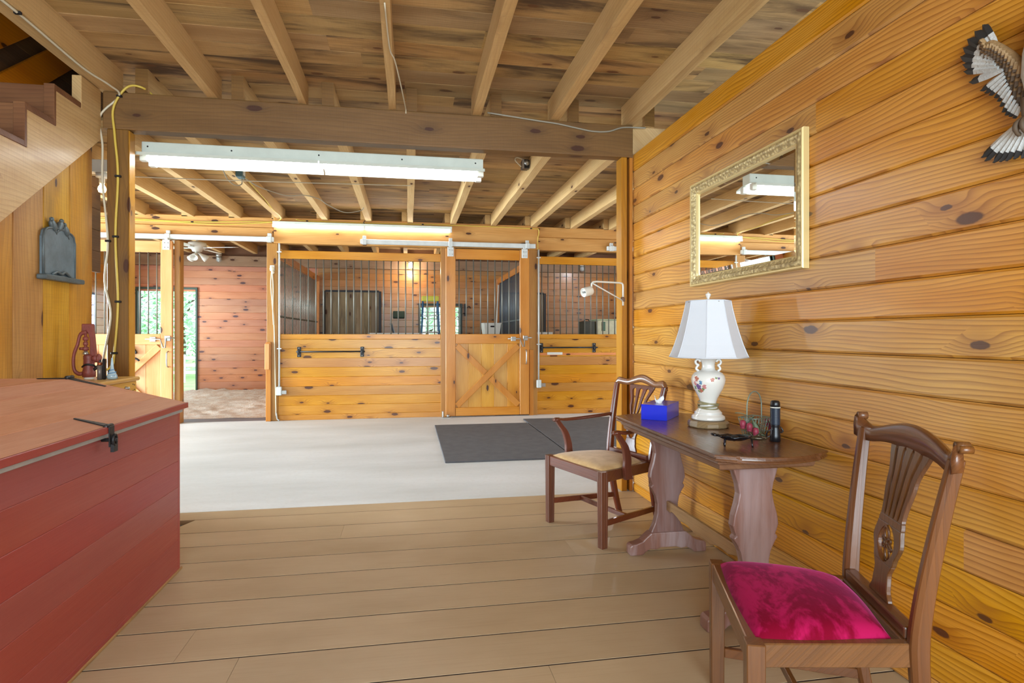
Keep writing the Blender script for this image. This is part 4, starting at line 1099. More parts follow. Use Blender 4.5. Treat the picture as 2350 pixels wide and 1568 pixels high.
pp = catmull([(hx - 0.005, hy - 0.035, hz + 0.285), (hx - 0.05, hy - 0.035, hz + 0.27), (hx - 0.072, hy - 0.035, hz + 0.21), (hx - 0.098, hy - 0.035, hz + 0.155), (hx - 0.104, hy - 0.035, hz + 0.10), (hx - 0.095, hy - 0.035, hz + 0.055), (hx - 0.065, hy - 0.035, hz + 0.035), (hx - 0.035, hy - 0.035, hz + 0.035)], 6)
mb.tube(pp, 0.0125, 10); mb.build('lever_handle', M_hyd, t)
mb = MB(); mb.tube(catmull([(hx - 0.045, hy - 0.02, hz + 0.075), (hx, hy - 0.05, hz + 0.09), (hx + 0.05, hy - 0.04, hz + 0.085), (hx + 0.065, hy - 0.01, hz + 0.07)], 6), 0.006, 8); mb.build('wire_band', M_iron, t)
mb = MB(); mb.cyl((hx + 0.03, hy - 0.01, hz + 0.125), (hx + 0.075, hy - 0.02, hz + 0.125), 0.020, 14); mb.lathe([(0.016, 0), (0.028, 0.008), (0.028, 0.02), (0.02, 0.03)], 14, (hx + 0.07, hy - 0.02, hz + 0.125), Matrix.Rotation(PI / 2, 4, 'Y')); mb.build('spout', M_hyd, t)
mb = MB(); mb.tube(catmull([(hx + 0.085, hy - 0.025, hz + 0.125), (hx + 0.10, hy - 0.03, hz + 0.10), (hx + 0.075, hy - 0.035, hz + 0.07), (hx + 0.055, hy - 0.035, hz + 0.06)], 5), 0.011, 8); mb.build('hose_elbow', M_black, t)
# plug adapter and blue twist of cord at the foot of the cords
ax, ay = hx + 0.082, hy - 0.050
t = thing('cord_connector', 'black and grey cord connector standing beside the red hydrant head', 'connector', (ax, ay, hz))
mb = MB(); mb.cyl((ax, ay, hz), (ax, ay, hz + 0.085), 0.014, 14); mb.build('grey_sleeve', plain('grey sleeve', (122, 116, 112), 0.4, 0.3), t)
mb = MB(); mb.lathe([(0.010, 0.085), (0.013, 0.09), (0.013, 0.10), (0.006, 0.104)], 12, (ax, ay, hz)); mb.build('copper_cap', plain('copper', (178, 104, 70), 0.35, 0.8), t)
mb = MB(); mb.box(ax + 0.016, ax + 0.032, ay - 0.008, ay + 0.014, hz, hz + 0.125); mb.build('black_plug', M_black, t, 0.004)
t = thing('blue_sprayer', 'small clear and blue plastic nozzle lying by the cord ends', 'nozzle', (ax + 0.06, ay + 0.01, hz))
M_clear = plain('cloudy blue plastic', (170, 196, 208), 0.2, coat=0.4)
mb = MB(); mb.lathe([(0.012, 0.0), (0.026, 0.004), (0.028, 0.02), (0.020, 0.04), (0.010, 0.06), (0.007, 0.10), (0.004, 0.13)], 14, (ax + 0.062, ay + 0.01, hz)); mb.build('bulb', M_clear, t)
mb = MB(); mb.tube([(ax + 0.062 + 0.0285 * math.cos(a) * (1 - 0.011 * k), ay + 0.01 + 0.0285 * math.sin(a) * (1 - 0.011 * k), hz + 0.008 + k * 0.0014) for k, a in enumerate([i * 0.5 for i in range(38)])], 0.0022, 6); mb.build('blue_coil', plain('blue plastic', (52, 118, 168), 0.3), t)
# dark iron vent visible in the broken floor corner
mb = MB()
for k in range(5): mb.box(-1.80, -1.37, 3.86 + k * 0.05, 3.875 + k * 0.05, -0.045, -0.035)
mb.box(-1.80, -1.37, 3.845, 3.86, -0.05, -0.032); mb.box(-1.80, -1.37, 4.075, 4.088, -0.05, -0.032)
for k in range(6): mb.box(-1.80 + k * 0.083, -1.785 + k * 0.083, 3.86, 4.075, -0.045, -0.036)
mb.box(-1.80, -1.795, 3.845, 4.088, -0.0995, -0.032)
one('floor_grate', mb, M_iron, 'rusty grate in the broken floor corner behind the red bin', 'grate')
# ---------------------------------------------------------------- chairs (written in the chair's own frame: +y front, z up)
def lerp(a, b, t): return a + (b - a) * t
def interp(tab, v):
    for (a, b), (c, d) in zip(tab[:-1], tab[1:]):
        if v <= c:
            t = (v - a) / (c - a); t = t * t * (3 - 2 * t)
            return lerp(b, d, t)
    return tab[-1][1]

def make_chair(label, loc, rotz, P):
    t = thing('dining_chair' if not P['arms'] else 'armchair', label, 'chair', loc, rotz)
    local(True)
    wf, wb, d, zs, zt = P['wf'], P['wb'], P['d'], P['zs'], P['zt']
    wx, wz = P['mat_x'], P['mat_z']
    yf, yb_ = d / 2, -d / 2
    rh = 0.062
    lg = 0.046
    # seat frame
    mb = MB()
    F = [(-wf / 2, yf), (wf / 2, yf), (wb / 2, yb_), (-wb / 2, yb_)]
    for i in range(4):
        a = Vector((F[i][0], F[i][1], 0)); b = Vector((F[(i + 1) % 4][0], F[(i + 1) % 4][1], 0))
        dd = (b - a).normalized(); inw = Vector((dd.y, -dd.x, 0))
        if inw.dot(-a) < 0: inw = -inw
        p = [a + inw * 0.002 + dd * 0.012, b + inw * 0.002 - dd * 0.012, b + inw * 0.030 - dd * 0.02, a + inw * 0.030 + dd * 0.02]
        mb.loft([[q + Vector((0, 0, zs - rh)) for q in p], [q + Vector((0, 0, zs - 0.001)) for q in p]])
    mb.build('seat_frame', wx, t, 0.003)
    # front legs
    for s in (-1, 1):
        mb = MB(); rings = []
        for k in range(9):
            z = zs * k / 8 * 0.999
            h = lerp(lg * P.get('taper', 0.86), lg, k / 8) / 2
            cx, cy = s * (wf / 2 - lg / 2 + 0.004), yf - lg / 2 + 0.004
            if P['reeded']:
                q = h * 0.36
                ring = []
                for (ax, ay, bx, by) in ((-1, -1, 1, -1), (1, -1, 1, 1), (1, 1, -1, 1), (-1, 1, -1, -1)):
                    for f, dep in ((-1, 0), (-0.45, 0), (-0.38, 0.09), (-0.12, 0), (0.12, 0), (0.38, 0.09), (0.45, 0)):
                        px = lerp(ax, bx, (f + 1) / 2) * h; py = lerp(ay, by, (f + 1) / 2) * h
                        nx, ny = (ax + bx) / 2, (ay + by) / 2
                        ring.append(Vector((cx + px - nx * dep * h, cy + py - ny * dep * h, z)))
                rings.append(ring)
            else:
                rings.append([Vector((cx + i * h, cy + j * h, z)) for i, j in ((-1, -1), (1, -1), (1, 1), (-1, 1))])
        mb.loft(rings); mb.build('leg', wz, t, 0.0025)
    # back posts: foot raked back, upright leaning back above the seat
    rake, lean, flare = P['rake'], P['lean'], P['flare']
    def post(v):   # v 0 foot .. 1 top, returns x-half, y, z
        z = v * (zt - 0.045)
        vs = zs / (zt - 0.045)
        if v < vs:
            k = 1 - v / vs
            return wb / 2 - 0.004 - 0.012 * k, yb_ - rake * k ** 1.7, z
        k = (v - vs) / (1 - vs)
        return wb / 2 - 0.004 + flare * k ** 1.2, yb_ - lean * k ** 1.35, z
    for s in (-1, 1):
        mb = MB(); rings = []
        for k in range(25):
            v = k / 24
            x, y, z = post(v)
            hx = lerp(0.016, 0.019, 1 - abs(v - 0.46) * 1.6); hy = lerp(0.015, 0.022, 1 - abs(v - 0.46) * 1.7)
            rings.append([Vector((s * x + i * hx, y + j * hy, z)) for i, j in ((-1, -1), (1, -1), (1, 0.4), (0.55, 1), (-0.55, 1), (-1, 0.4))])
        mb.loft(rings); mb.build('back_post', wz, t, 0.003)
    # crest rail
    xt, yt, zc = post(1.0)
    hwc = xt + P['ear']
    n = 40
    def crest(u):    # u -1..1
        a = abs(u)
        if P['arms']:
            top = zt - 0.006 + 0.024 * math.exp(-(u / 0.33) ** 2) - 0.012 * math.exp(-((a - 0.55) / 0.18) ** 2) - 0.050 * max(0, (a - 0.86) / 0.14) ** 2.2
            bot = zt - 0.052 + 0.020 * math.exp(-(u / 0.30) ** 2) - 0.004 * math.exp(-((a - 0.55) / 0.2) ** 2) - 0.02 * max(0, (a - 0.84) / 0.16)
            back = 0.026 * (1 - u * u)
        else:
            hump = max(0.0, math.cos(min(a, 0.8) / 0.8 * PI / 2)) ** 1.3
            top = zt - 0.040 + 0.040 * hump + 0.036 * max(0, (a - 0.74) / 0.26) ** 1.7
            bot = top - 0.046 - 0.030 * math.exp(-(u / 0.42) ** 2) - 0.024 * max(0, (a - 0.78) / 0.22)
            back = 0.030 * (1 - u * u) + 0.010 * max(0, (a - 0.8) / 0.2) * -1
        return top, bot, back
    mb = MB(); rings = []
    for k in range(n + 1):
        u = -1 + 2 * k / n
        top, bot, back = crest(u)
        x = u * hwc; y = yt - back
        th = 0.013
        m = (top + bot) / 2
        rings.append([Vector((x, y - th, bot + 0.004)), Vector((x, y + th, bot)), Vector((x, y + th * 1.1, m)), Vector((x, y + th * 0.8, top - 0.008)), Vector((x, y + th * 0.1, top)), Vector((x, y - th * 0.9, top - 0.006)), Vector((x, y - th, m))])
    mb.loft(rings, smooth=True)
    if not P['arms']:
        for s in (-1, 1):
            mb.cyl((s * (hwc - 0.004), yt - 0.016, zt - 0.011), (s * (hwc - 0.004), yt + 0.012, zt - 0.011), 0.0125, 14)
            mb.cyl((s * (hwc + 0.006), yt - 0.018, zt - 0.016), (s * (hwc + 0.006), yt + 0.010, zt - 0.016), 0.0095, 14)
    mb.build('crest_rail', P['mat_crest'], t)
    # shoe on the back rail
    mb = MB(); mb.box(-wb / 2 + 0.022, wb / 2 - 0.022, yb_ - 0.014, yb_ + 0.022, zs - 0.004, zs + 0.030); mb.build('shoe_rail', wx, t, 0.006, 2)
    # splat
    z0, z1 = zs + 0.0305, zt - 0.050
    hwt = P['splat']
    def sy(v):
        k = max(0.0, min(1.0, (lerp(z0, z1, v) - zs) / (zt - 0.045 - zs)))
        return yb_ - lean * k ** 1.35 - 0.030 * k * k * (1.0)
    th = 0.0065
    mb = MB()
    def rib(fa, fb, va, vb, n=14):
        rings = []
        for i in range(n + 1):
            v = lerp(va, vb, i / n); a, b = fa(v), fb(v); y = sy(v); z = lerp(z0, z1, v)
            rings.append([Vector((a, y - th, z)), Vector((b, y - th, z)), Vector((b, y + th, z)), Vector((a, y + th, z))])
        mb.loft(rings)
    hw = lambda v: interp(hwt, v)
    h0, h1, hwid = P['hole']
    rib(lambda v: -hw(v), lambda v: hw(v), 0, h0)
    hole = lambda v: hwid * math.sin(PI * min(1, max(0, (v - h0) / (h1 - h0)))) ** 0.6
    rib(lambda v: -hw(v), lambda v: -hole(v), h0, h1); rib(lambda v: hole(v), lambda v: hw(v), h0, h1)
    s0, s1, ns, sw = P['slots']
    rib(lambda v: -hw(v), lambda v: hw(v), h1, s0, 4)
    def slot(v):
        e = min((v - s0), (s1 - v)) / (s1 - s0)
        return sw * (hw(v) / hw(s1)) ** 0.7 * min(1.0, max(0.0, e / 0.07)) ** 0.5
    for k in range(ns + 1):
        def fa(v, k=k):
            w_ = (2 * hw(v) - ns * slot(v)) / (ns + 1); return -hw(v) + k * (w_ + slot(v))
        def fb(v, k=k):
            w_ = (2 * hw(v) - ns * slot(v)) / (ns + 1); return -hw(v) + k * (w_ + slot(v)) + w_
        rib(fa, fb, s0, s1, 26)
    rib(lambda v: -hw(v), lambda v: hw(v), s1, 1.0, 4)
    sp = mb.build('splat', wz, t, 0.0016)
    if P['flower']:
        mb = MB(); vc = (h0 + h1) / 2; zc_ = lerp(z0, z1, vc); yc_ = sy(vc)
        hh = (h1 - h0) / 2 * (z1 - z0)
        for ang, L in ((90, 0.92), (150, 0.5), (30, 0.5), (210, 0.55), (330, 0.55), (270, 0.95)):
            a = math.radians(ang); L = hh * L
            c = Vector((math.cos(a) * L * 0.55, 0, math.sin(a) * L * 0.55))
            dr = Vector((math.cos(a), 0, math.sin(a))); pr = Vector((-math.sin(a), 0, math.cos(a)))
            mb.tube([Vector((0, yc_ + 0.002, zc_)) + c + dr * (math.cos(q) * L * 0.45) + pr * (math.sin(q) * L * 0.26) for q in [2 * PI * i / 16 for i in range(16)]], 0.0038, 6, True)
        mb.ellipsoid((0, yc_ + 0.003, zc_), 0.008, 0.007, 0.008)
        mb.build('carved_flower', wz, sp)
    # slip seat
    mb = MB(); N = 22; vs = []; fs = []
    def corner(u, v):     # rounded trapezoid
        a = max(abs(u), abs(v)) or 1e-6
        l = math.hypot(u, v) or 1e-6
        k = lerp(1.0, a / l, 0.18)
        u, v = u * k, v * k
        y = lerp(yb_ + 0.040, yf - 0.014, (v + 1) / 2); w = lerp(wb / 2 - 0.020, wf / 2 - 0.014, (v + 1) / 2)
        return u * w, y
    for layer in (0, 1):
        for j in range(N + 1):
            for i in range(N + 1):
                u, v = -1 + 2 * i / N, -1 + 2 * j / N
                x, y = corner(u, v)
                e = (1 - abs(u) ** 5) * (1 - abs(v) ** 5); puff = (max(e, 0) ** 0.42)
                z = zs - 0.012 if layer == 0 else zs - 0.004 + P['puff'] * (puff * 0.72 + 0.28 * (1 - u * u) * (1 - v * v) * 1.0)
                vs.append((x, y, z))
    off = (N + 1) ** 2
    for j in range(N):
        for i in range(N):
            a = j * (N + 1) + i
            fs.append((off + a, off + a + 1, off + a + N + 2, off + a + N + 1)); fs.append((a + N + 1, a + N + 2, a + 1, a))
    for i in range(N):
        for a, b in ((i, i + 1), (N * (N + 1) + i, N * (N + 1) + i + 1), (i * (N + 1), (i + 1) * (N + 1)), (i * (N + 1) + N, (i + 1) * (N + 1) + N)):
            fs.append((a, b, off + b, off + a))
    mb.add(vs, fs, True); mb.build('seat', P['mat_seat'], t)
    # stretchers
    zst = P['zst']
    xf, yfr = wf / 2 - lg / 2, yf - lg / 2
    def legpt(s): return Vector((s * xf, yfr, zst))
    def bkpt(s):
        x, y, z = post(zst / (zt - 0.045)); return Vector((s * x, y, zst))
    for s in (-1, 1):
        mb = MB(); mb.bar(legpt(s) + Vector((0, -0.02, 0)), bkpt(s) + Vector((0, 0.014, 0)), 0.017, 0.032); mb.build('stretcher', wx, t, 0.002)
    a = legpt(-1).lerp(bkpt(-1), 0.45); b = legpt(1).lerp(bkpt(1), 0.45)
    mb = MB(); mb.bar(a + Vector((0.009, 0, 0)), b - Vector((0.009, 0, 0)), 0.017, 0.028); mb.build('stretcher', wx, t, 0.002)
    # arms
    if P['arms']:
        for s in (-1, 1):
            mb = MB(); rings = []
            path = catmull([(s * (wb / 2 + 0.012), yb_ - 0.028, 0.672), (s * 0.235, yb_ + 0.06, 0.662), (s * 0.292, -0.02, 0.645), (s * 0.305, 0.07, 0.643), (s * 0.300, 0.125, 0.650), (s * 0.298, 0.155, 0.646)], 6)
            for i, p in enumerate(path):
                v = i / (len(path) - 1)
                w = 0.017 + 0.012 * max(0, (v - 0.45)) ** 0.8 * 1.5; w *= (1 if v < 0.93 else 0.75)
                h = 0.011
                dr = (path[min(i + 1, len(path) - 1)] - path[max(i - 1, 0)]).normalized(); sd = Vector((dr.y, -dr.x, 0)).normalized()
                rings.append([p + sd * (w * math.cos(q)) + Vector((0, 0, h * math.sin(q))) for q in [2 * PI * k / 12 for k in range(12)]])
            mb.loft(rings, smooth=True)
            ar = mb.build('armrest', wx, t)
            mb = MB(); rings = []
            path = catmull([(s * 0.281, 0.03, zs - 0.062), (s * 0.287, 0.045, zs + 0.0), (s * 0.292, 0.048, zs + 0.06), (s * 0.297, 0.068, zs + 0.13), (s * 0.300, 0.105, zs + 0.18), (s * 0.300, 0.13, zs + 0.213)], 6)
            for i, p in enumerate(path):
                v = i / (len(path) - 1); w = lerp(0.028, 0.016, v); q = 0.013
                rings.append([p + Vector((q, -w, 0)), p + Vector((q, w, 0)), p + Vector((-q, w, 0)), p + Vector((-q, -w, 0))])
            mb.loft(rings); mb.build('arm_support', wz, t, 0.004, 2)
    local(False)
    return t

make_chair('wooden armchair with tan suede seat and pierced back at the far end of the table', (1.178, 3.474, 0), math.radians(109.7),
    dict(wf=0.575, wb=0.405, d=0.45, zs=0.43, zt=0.925, rake=0.075, lean=0.085, flare=0.025, ear=0.016, mat_x=M_mahog_x, mat_z=M_mahog, mat_crest=wood('worn mahogany crest', 'x', (140, 96, 60), (114, 72, 46), (60, 34, 20), rings=30, ring=0.2, knots=0, rough=0.3, coat=0.45), mat_seat=M_suede, arms=True, reeded=True, puff=0.038, zst=0.135, flower=False,
         splat=[(0, 0.062), (0.10, 0.046), (0.2, 0.040), (0.36, 0.058), (0.46, 0.034), (0.72, 0.070), (1.0, 0.115)], hole=(0.19, 0.33, 0.026), slots=(0.45, 0.955, 3, 0.034)))
make_chair('wooden side chair with magenta velvet seat in the right foreground', (1.130, 1.536, 0), math.radians(70.5),
    dict(wf=0.563, wb=0.425, d=0.42, zs=0.425, zt=0.945, rake=0.06, lean=0.062, flare=0.048, ear=0.026, mat_x=M_brown_x, mat_z=M_brown, mat_crest=M_brown_x, mat_seat=M_velvet, arms=False, reeded=False, puff=0.050, zst=0.12, flower=True, taper=0.9,
         splat=[(0, 0.060), (0.07, 0.044), (0.16, 0.040), (0.25, 0.058), (0.36, 0.078), (0.47, 0.066), (0.52, 0.060), (0.75, 0.076), (1.0, 0.112)], hole=(0.22, 0.46, 0.046), slots=(0.505, 0.965, 4, 0.0145)))

# ---------------------------------------------------------------- trestle table against the right wall
TX, TY0, TY1, TZ = 1.417, 2.10, 3.205, 0.735
t = thing('trestle_table', 'dark walnut trestle table with clipped corners against the right wall', 'table', (TX, (TY0 + TY1) / 2, 0))
def outline(e):
    hw = 0.245 + e; ye = 0.092 + e
    pts = []
    for (sy, y0) in ((-1, TY0), (1, TY1)):
        seq = []
        seq.append((-hw, y0 - sy * -0.0 if False else y0))
        seq.append((-hw + 0.065, y0 + sy * 0.046))
        seq.append((-hw + 0.080, y0 + sy * 0.048))
        for k in range(1, 12):
            u = -1 + 2 * k / 12
            seq.append((u * (hw - 0.080), y0 + sy * (0.048 + (ye - 0.048) * (1 - u * u))))
        seq.append((hw - 0.080, y0 + sy * 0.048)); seq.append((hw - 0.065, y0 + sy * 0.046)); seq.append((hw, y0))
        if sy == 1: seq.reverse()
        pts += seq
    return [(TX + x, y) for x, y in pts]
mb = MB()
lv = [(0.0, TZ), (0.003, TZ - 0.003), (0.003, TZ - 0.009), (-0.006, TZ - 0.011), (-0.004, TZ - 0.016), (0.0, TZ - 0.020), (-0.001, TZ - 0.026), (-0.012, TZ - 0.030)]
mb.loft([[Vector((x, y, z)) for x, y in outline(e)] for e, z in lv])
mb.build('tabletop', M_walnut_x, t)
mb = MB()
ap = [(TX - 0.195, TY0 + 0.055), (TX + 0.195, TY0 + 0.055), (TX + 0.195, TY1 - 0.055), (TX - 0.195, TY1 - 0.055)]
ap2 = [(TX + (-0.222 if x < TX else 0.222), TY0 + 0.020 if y < 2.6 else TY1 - 0.020) for x, y in ap]
mb.loft([[Vector((x, y, TZ - 0.031)) for x, y in ap2], [Vector((x, y, TZ - 0.042)) for x, y in ap2],
         [Vector((TX + (x - TX) * 0.95, 2.65 + (y - 2.65) * 0.985, TZ - 0.050)) for x, y in ap2], [Vector((TX + (x - TX) * 0.94, 2.65 + (y - 2.65) * 0.98, TZ - 0.066)) for x, y in ap2], [Vector((TX + (x - TX) * 0.90, 2.65 + (y - 2.65) * 0.965, TZ - 0.072)) for x, y in ap2]])
mb.build('apron', M_apron, t)
prof = [(0.664, 0.104), (0.63, 0.094), (0.59, 0.080), (0.55, 0.074), (0.51, 0.082), (0.46, 0.097), (0.42, 0.103), (0.392, 0.094), (0.378, 0.088), (0.372, 0.098), (0.362, 0.098), (0.345, 0.086), (0.31, 0.068), (0.27, 0.060), (0.22, 0.062), (0.17, 0.074), (0.125, 0.094), (0.105, 0.104)]
for y in (2.19, 3.02):
    mb = MB()
    pl = [(TX - 0.012 - w, z) for z, w in prof] + [(TX - 0.012 + w, z) for z, w in reversed(prof)]
    mb.prism(pl, y, y + 0.042, 'xz'); pd = mb.build('pedestal', M_walnut_z, t, 0.006, 2)
    mb = MB()
    half = [(0.0, 0.118), (0.100, 0.118), (0.125, 0.098), (0.150, 0.075), (0.185, 0.062), (0.210, 0.058), (0.222, 0.048), (0.222, 0.0), (0.150, 0.0), (0.130, 0.018), (0.105, 0.030), (0.075, 0.026), (0.045, 0.036), (0.0, 0.036)]
    fp = [(TX - 0.012 - x, z) for x, z in half] + [(TX - 0.012 + x, z) for x, z in reversed(half[1:-1])]
    mb.prism(fp, y - 0.012, y + 0.054, 'xz'); mb.build('foot', M_walnut_z, t, 0.006, 2)
mb = MB()
n = 40; top = []; bot = []
for k in range(n + 1):
    v = k / n; y = lerp(2.233, 3.019, v)
    s = abs(v - 0.5) * 2
    zlow = 0.205 + 0.032 * s + 0.012 * abs(math.sin(v * PI * 5)) * (1 if 0.06 < v < 0.94 else 0)
    top.append((y, 0.288)); bot.append((y, zlow))
mb.prism(top + bot[::-1], TX - 0.022, TX - 0.002, 'yz'); mb.build('stretcher', M_walnut_y, t, 0.003)

# ---------------------------------------------------------------- table lamp
LX, LY = 1.498, 2.752
t = thing('table_lamp', 'white porcelain lamp with floral decoration and white bell shade on the table', 'lamp', (LX, LY, TZ))
mb = MB(); mb.lathe([(0.094, 0.0), (0.101, 0.004), (0.101, 0.022), (0.094, 0.034), (0.070, 0.037), (0.0, 0.037)], 12, (LX, LY, TZ), smooth=False); mb.build('base', wood('worn brass wood base', 'x', (176, 148, 104), (148, 118, 80), (110, 84, 56), rough=0.35, coat=0.3, knots=0), t, 0.003, 2)
body = [(0.080, 0.038), (0.083, 0.043), (0.080, 0.056), (0.068, 0.064), (0.066, 0.069), (0.069, 0.072), (0.062, 0.080), (0.050, 0.092), (0.042, 0.104), (0.039, 0.115), (0.040, 0.128), (0.046, 0.145), (0.058, 0.168), (0.072, 0.195), (0.081, 0.220), (0.084, 0.240), (0.080, 0.258), (0.068, 0.274), (0.050, 0.283), (0.036, 0.288), (0.032, 0.300), (0.032, 0.318), (0.036, 0.332), (0.046, 0.346), (0.048, 0.350), (0.040, 0.353), (0.0, 0.353)]
M_porc = plain('white glazed porcelain', (226, 222, 214), 0.15, coat=0.6)
mb = MB(); mb.lathe(body, 40, (LX, LY, TZ)); vase = mb.build('body', M_porc, t)
# scroll handles on the neck
for s in (-1, 1):
    mb = MB()
    dr = Vector((math.cos(0.35), math.sin(0.35) * -1, 0))
    pts = [dr * (s * r) + Vector((LX, LY, TZ + z)) for r, z in ((0.046, 0.282), (0.058, 0.292), (0.054, 0.305), (0.048, 0.312), (0.058, 0.318), (0.062, 0.330), (0.054, 0.340), (0.043, 0.336), (0.040, 0.328))]
    mb.tube(catmull(pts, 5), 0.0062, 8); mb.build('scroll_handle', M_porc, vase)
def rad_at(z):
    for (r0, z0), (r1, z1) in zip(body[:-1], body[1:]):
        if z0 <= z <= z1 and z1 > z0: return lerp(r0, r1, (z - z0) / (z1 - z0))
    return 0.05
flow = {'rust': (184, 112, 92), 'violet': (112, 84, 132), 'blue': (96, 138, 172), 'pink': (196, 132, 130), 'leaf': (122, 140, 92)}
rnd = random.Random(21)
def decal(mb, ang, z, r):
    n = 10; R0 = rad_at(z)
    vs = []
    for k in range(n):
        a2 = ang + r * math.cos(2 * PI * k / n) / R0; z2 = z + r * math.sin(2 * PI * k / n)
        R = rad_at(z2) + 0.0006
        vs.append((LX + R * math.cos(a2), LY + R * math.sin(a2), TZ + z2))
    vs2 = []
    for k in range(n):
        a2 = ang + r * 1.05 * math.cos(2 * PI * k / n) / R0; z2 = z + r * 1.05 * math.sin(2 * PI * k / n)
        R = rad_at(z2) - 0.001
        vs2.append((LX + R * math.cos(a2), LY + R * math.sin(a2), TZ + z2))
    mb.loft([[Vector(p) for p in vs], [Vector(p) for p in vs2]])
view = math.atan2(-LY, -LX)
clusters = [(-0.75, 0.245, 0.011, 'rust', 6), (-0.45, 0.228, 0.008, 'blue', 6), (-0.62, 0.205, 0.012, 'violet', 7), (-0.22, 0.208, 0.009, 'pink', 6), (-0.50, 0.186, 0.009, 'rust', 5), (-0.85, 0.222, 0.008, 'pink', 5),
            (0.25, 0.243, 0.008, 'rust', 5), (0.48, 0.252, 0.005, 'leaf', 4), (0.66, 0.250, 0.005, 'violet', 4), (-0.95, 0.20, 0.007, 'leaf', 4), (-0.34, 0.195, 0.006, 'leaf', 5), (-0.72, 0.182, 0.006, 'leaf', 4)]
M_flow = {key: plain('painted %s petals' % key, rgb, 0.2, coat=0.5) for key, rgb in flow.items()}
for da, z, r, c, n in clusters:
    mb = MB(); decal(mb, view + da, z, r * 0.5)
    for k in range(n):
        q = 2 * PI * k / n + rnd.random()
        decal(mb, view + da + r * 0.8 * math.cos(q) / 0.08, z + r * 0.8 * math.sin(q), r * (0.40 + 0.25 * rnd.random()))
    mb.build('painted_flower', M_flow[c], vase)
mb = MB()
for k in range(4):
    zz = 0.098 + k * 0.0075
    mb.tube([(LX + (0.050 - abs(k - 1.5) * 0.002) * math.cos(a), LY + (0.050) * math.sin(a), TZ + zz + 0.006 * math.sin(a * 1 + k * 1.7)) for a in [2 * PI * i / 28 for i in range(28)]], 0.0042, 6, True)
mb.build('wrapped_cord', plain('olive lamp cord', (140, 132, 96), 0.35, coat=0.2), t)
# shade: eight gently belled panels
mb = MB(); rings = []; ns = 8
M_shade = plain('white shade cloth', (206, 209, 215), 0.85, bump=0.15, bscale=500)
prof_s = [(1.088, 0.192), (1.105, 0.184), (1.15, 0.166), (1.21, 0.147), (1.28, 0.128), (1.34, 0.114), (1.372, 0.109)]
def ring(r, z): return [Vector((LX + r * math.cos(2 * PI * (k + 0.3) / ns), LY + r * math.sin(2 * PI * (k + 0.3) / ns), z)) for k in range(ns)]
rr = [ring(r, z) for z, r in prof_s] + [ring(r - 0.003, z) for z, r in reversed(prof_s)]
n8 = ns; vs = [p for r in rr for p in r]; fs = []
for i in range(len(rr)):
    for k in range(ns):
        j = (i + 1) % len(rr); fs.append((i * ns + k, i * ns + (k + 1) % ns, j * ns + (k + 1) % ns, j * ns + k))
mb.add(vs, fs); sh = mb.build('shade', M_shade, t)
mb = MB()
for k in range(ns):
    mb.tube([Vector((LX + (r + 0.0005) * math.cos(2 * PI * (k + 0.3) / ns), LY + (r + 0.0005) * math.sin(2 * PI * (k + 0.3) / ns), z)) for z, r in prof_s], 0.002, 5)
for z, r in (prof_s[0], prof_s[-1]): mb.tube([p for p in ring(r, z)], 0.003, 6, True)
mb.build('piping', M_shade, sh)
mb = MB(); mb.cyl((LX, LY, TZ + 0.353), (LX, LY, 1.375), 0.006, 8)
mb.cyl((LX - 0.107, LY, 1.366), (LX + 0.107, LY, 1.366), 0.0025, 6); mb.cyl((LX, LY - 0.107, 1.366), (LX, LY + 0.107, 1.366), 0.0025, 6); mb.build('stem', M_steel, t)
mb = MB(); mb.lathe([(0.008, 1.376), (0.009, 1.38), (0.006, 1.385), (0.013, 1.402), (0.014, 1.407), (0.006, 1.412), (0.003, 1.416), (0.0, 1.42)], 14, (LX, LY, 0)); mb.build('finial', M_porc, t)

# ---------------------------------------------------------------- things on the table
A = Vector((1.262, 3.052)); ang = math.radians(-40)
t = thing('tissue_box', 'translucent blue tissue box cover on the far end of the table', 'tissue box', (A.x, A.y, TZ), ang)
local(True)
g = G('translucent blue acrylic')
M_blue = g.done(Base_Color=lin((26, 48, 212)), Roughness=0.3, Transmission_Weight=0.15, Coat_Weight=0.4, Subsurface_Weight=0.0, Emission_Strength=0.0)
bw, bd, bh = 0.142, 0.255, 0.083
mb = MB(); mb.box(0, bw, 0, 0.004, 0, bh - 0.004); mb.box(0, bw, bd - 0.004, bd, 0, bh - 0.004); mb.box(0, 0.004, 0.0041, bd - 0.0041, 0, bh - 0.004); mb.box(bw - 0.004, bw, 0.0041, bd - 0.0041, 0, bh - 0.004)
mb.build('sides', M_blue, t, 0.0012)
mb = MB(); mb.box(0, bw, 0, 0.085, bh - 0.0039, bh); mb.box(0, bw, 0.15, bd, bh - 0.0039, bh); mb.box(0, 0.045, 0.085, 0.15, bh - 0.0039, bh); mb.box(0.083, bw, 0.085, 0.15, bh - 0.0039, bh)
mb.build('top', M_blue, t)
mb = MB(); mb.box(0.006, bw - 0.006, 0.006, bd - 0.006, 0.001, bh - 0.012); mb.build('tissue_stack', plain('pale blue tissue carton', (150, 170, 226), 0.8), t)
mb = MB(); vs = []; fs = []; rnd = random.Random(4)
for j in range(7):
    for i in range(9):
        u, v = i / 8, j / 6
        vs.append((0.045 + 0.038 * u + 0.010 * math.sin(v * 5 + u * 3) * v, 0.117 + 0.022 * math.sin(u * 7 + v * 2) * (0.4 + v * 0.6), bh - 0.012 + v * (0.040 + 0.012 * math.sin(u * 9 + 1))))
for j in range(6):
    for i in range(8): a = j * 9 + i; fs.append((a, a + 1, a + 10, a + 9))
mb.add(vs, fs, True); ts = mb.build('tissue', plain('white tissue', (238, 238, 238), 0.9), t)
md = ts.modifiers.new('thick', 'SOLIDIFY'); md.thickness = 0.002
local(False)

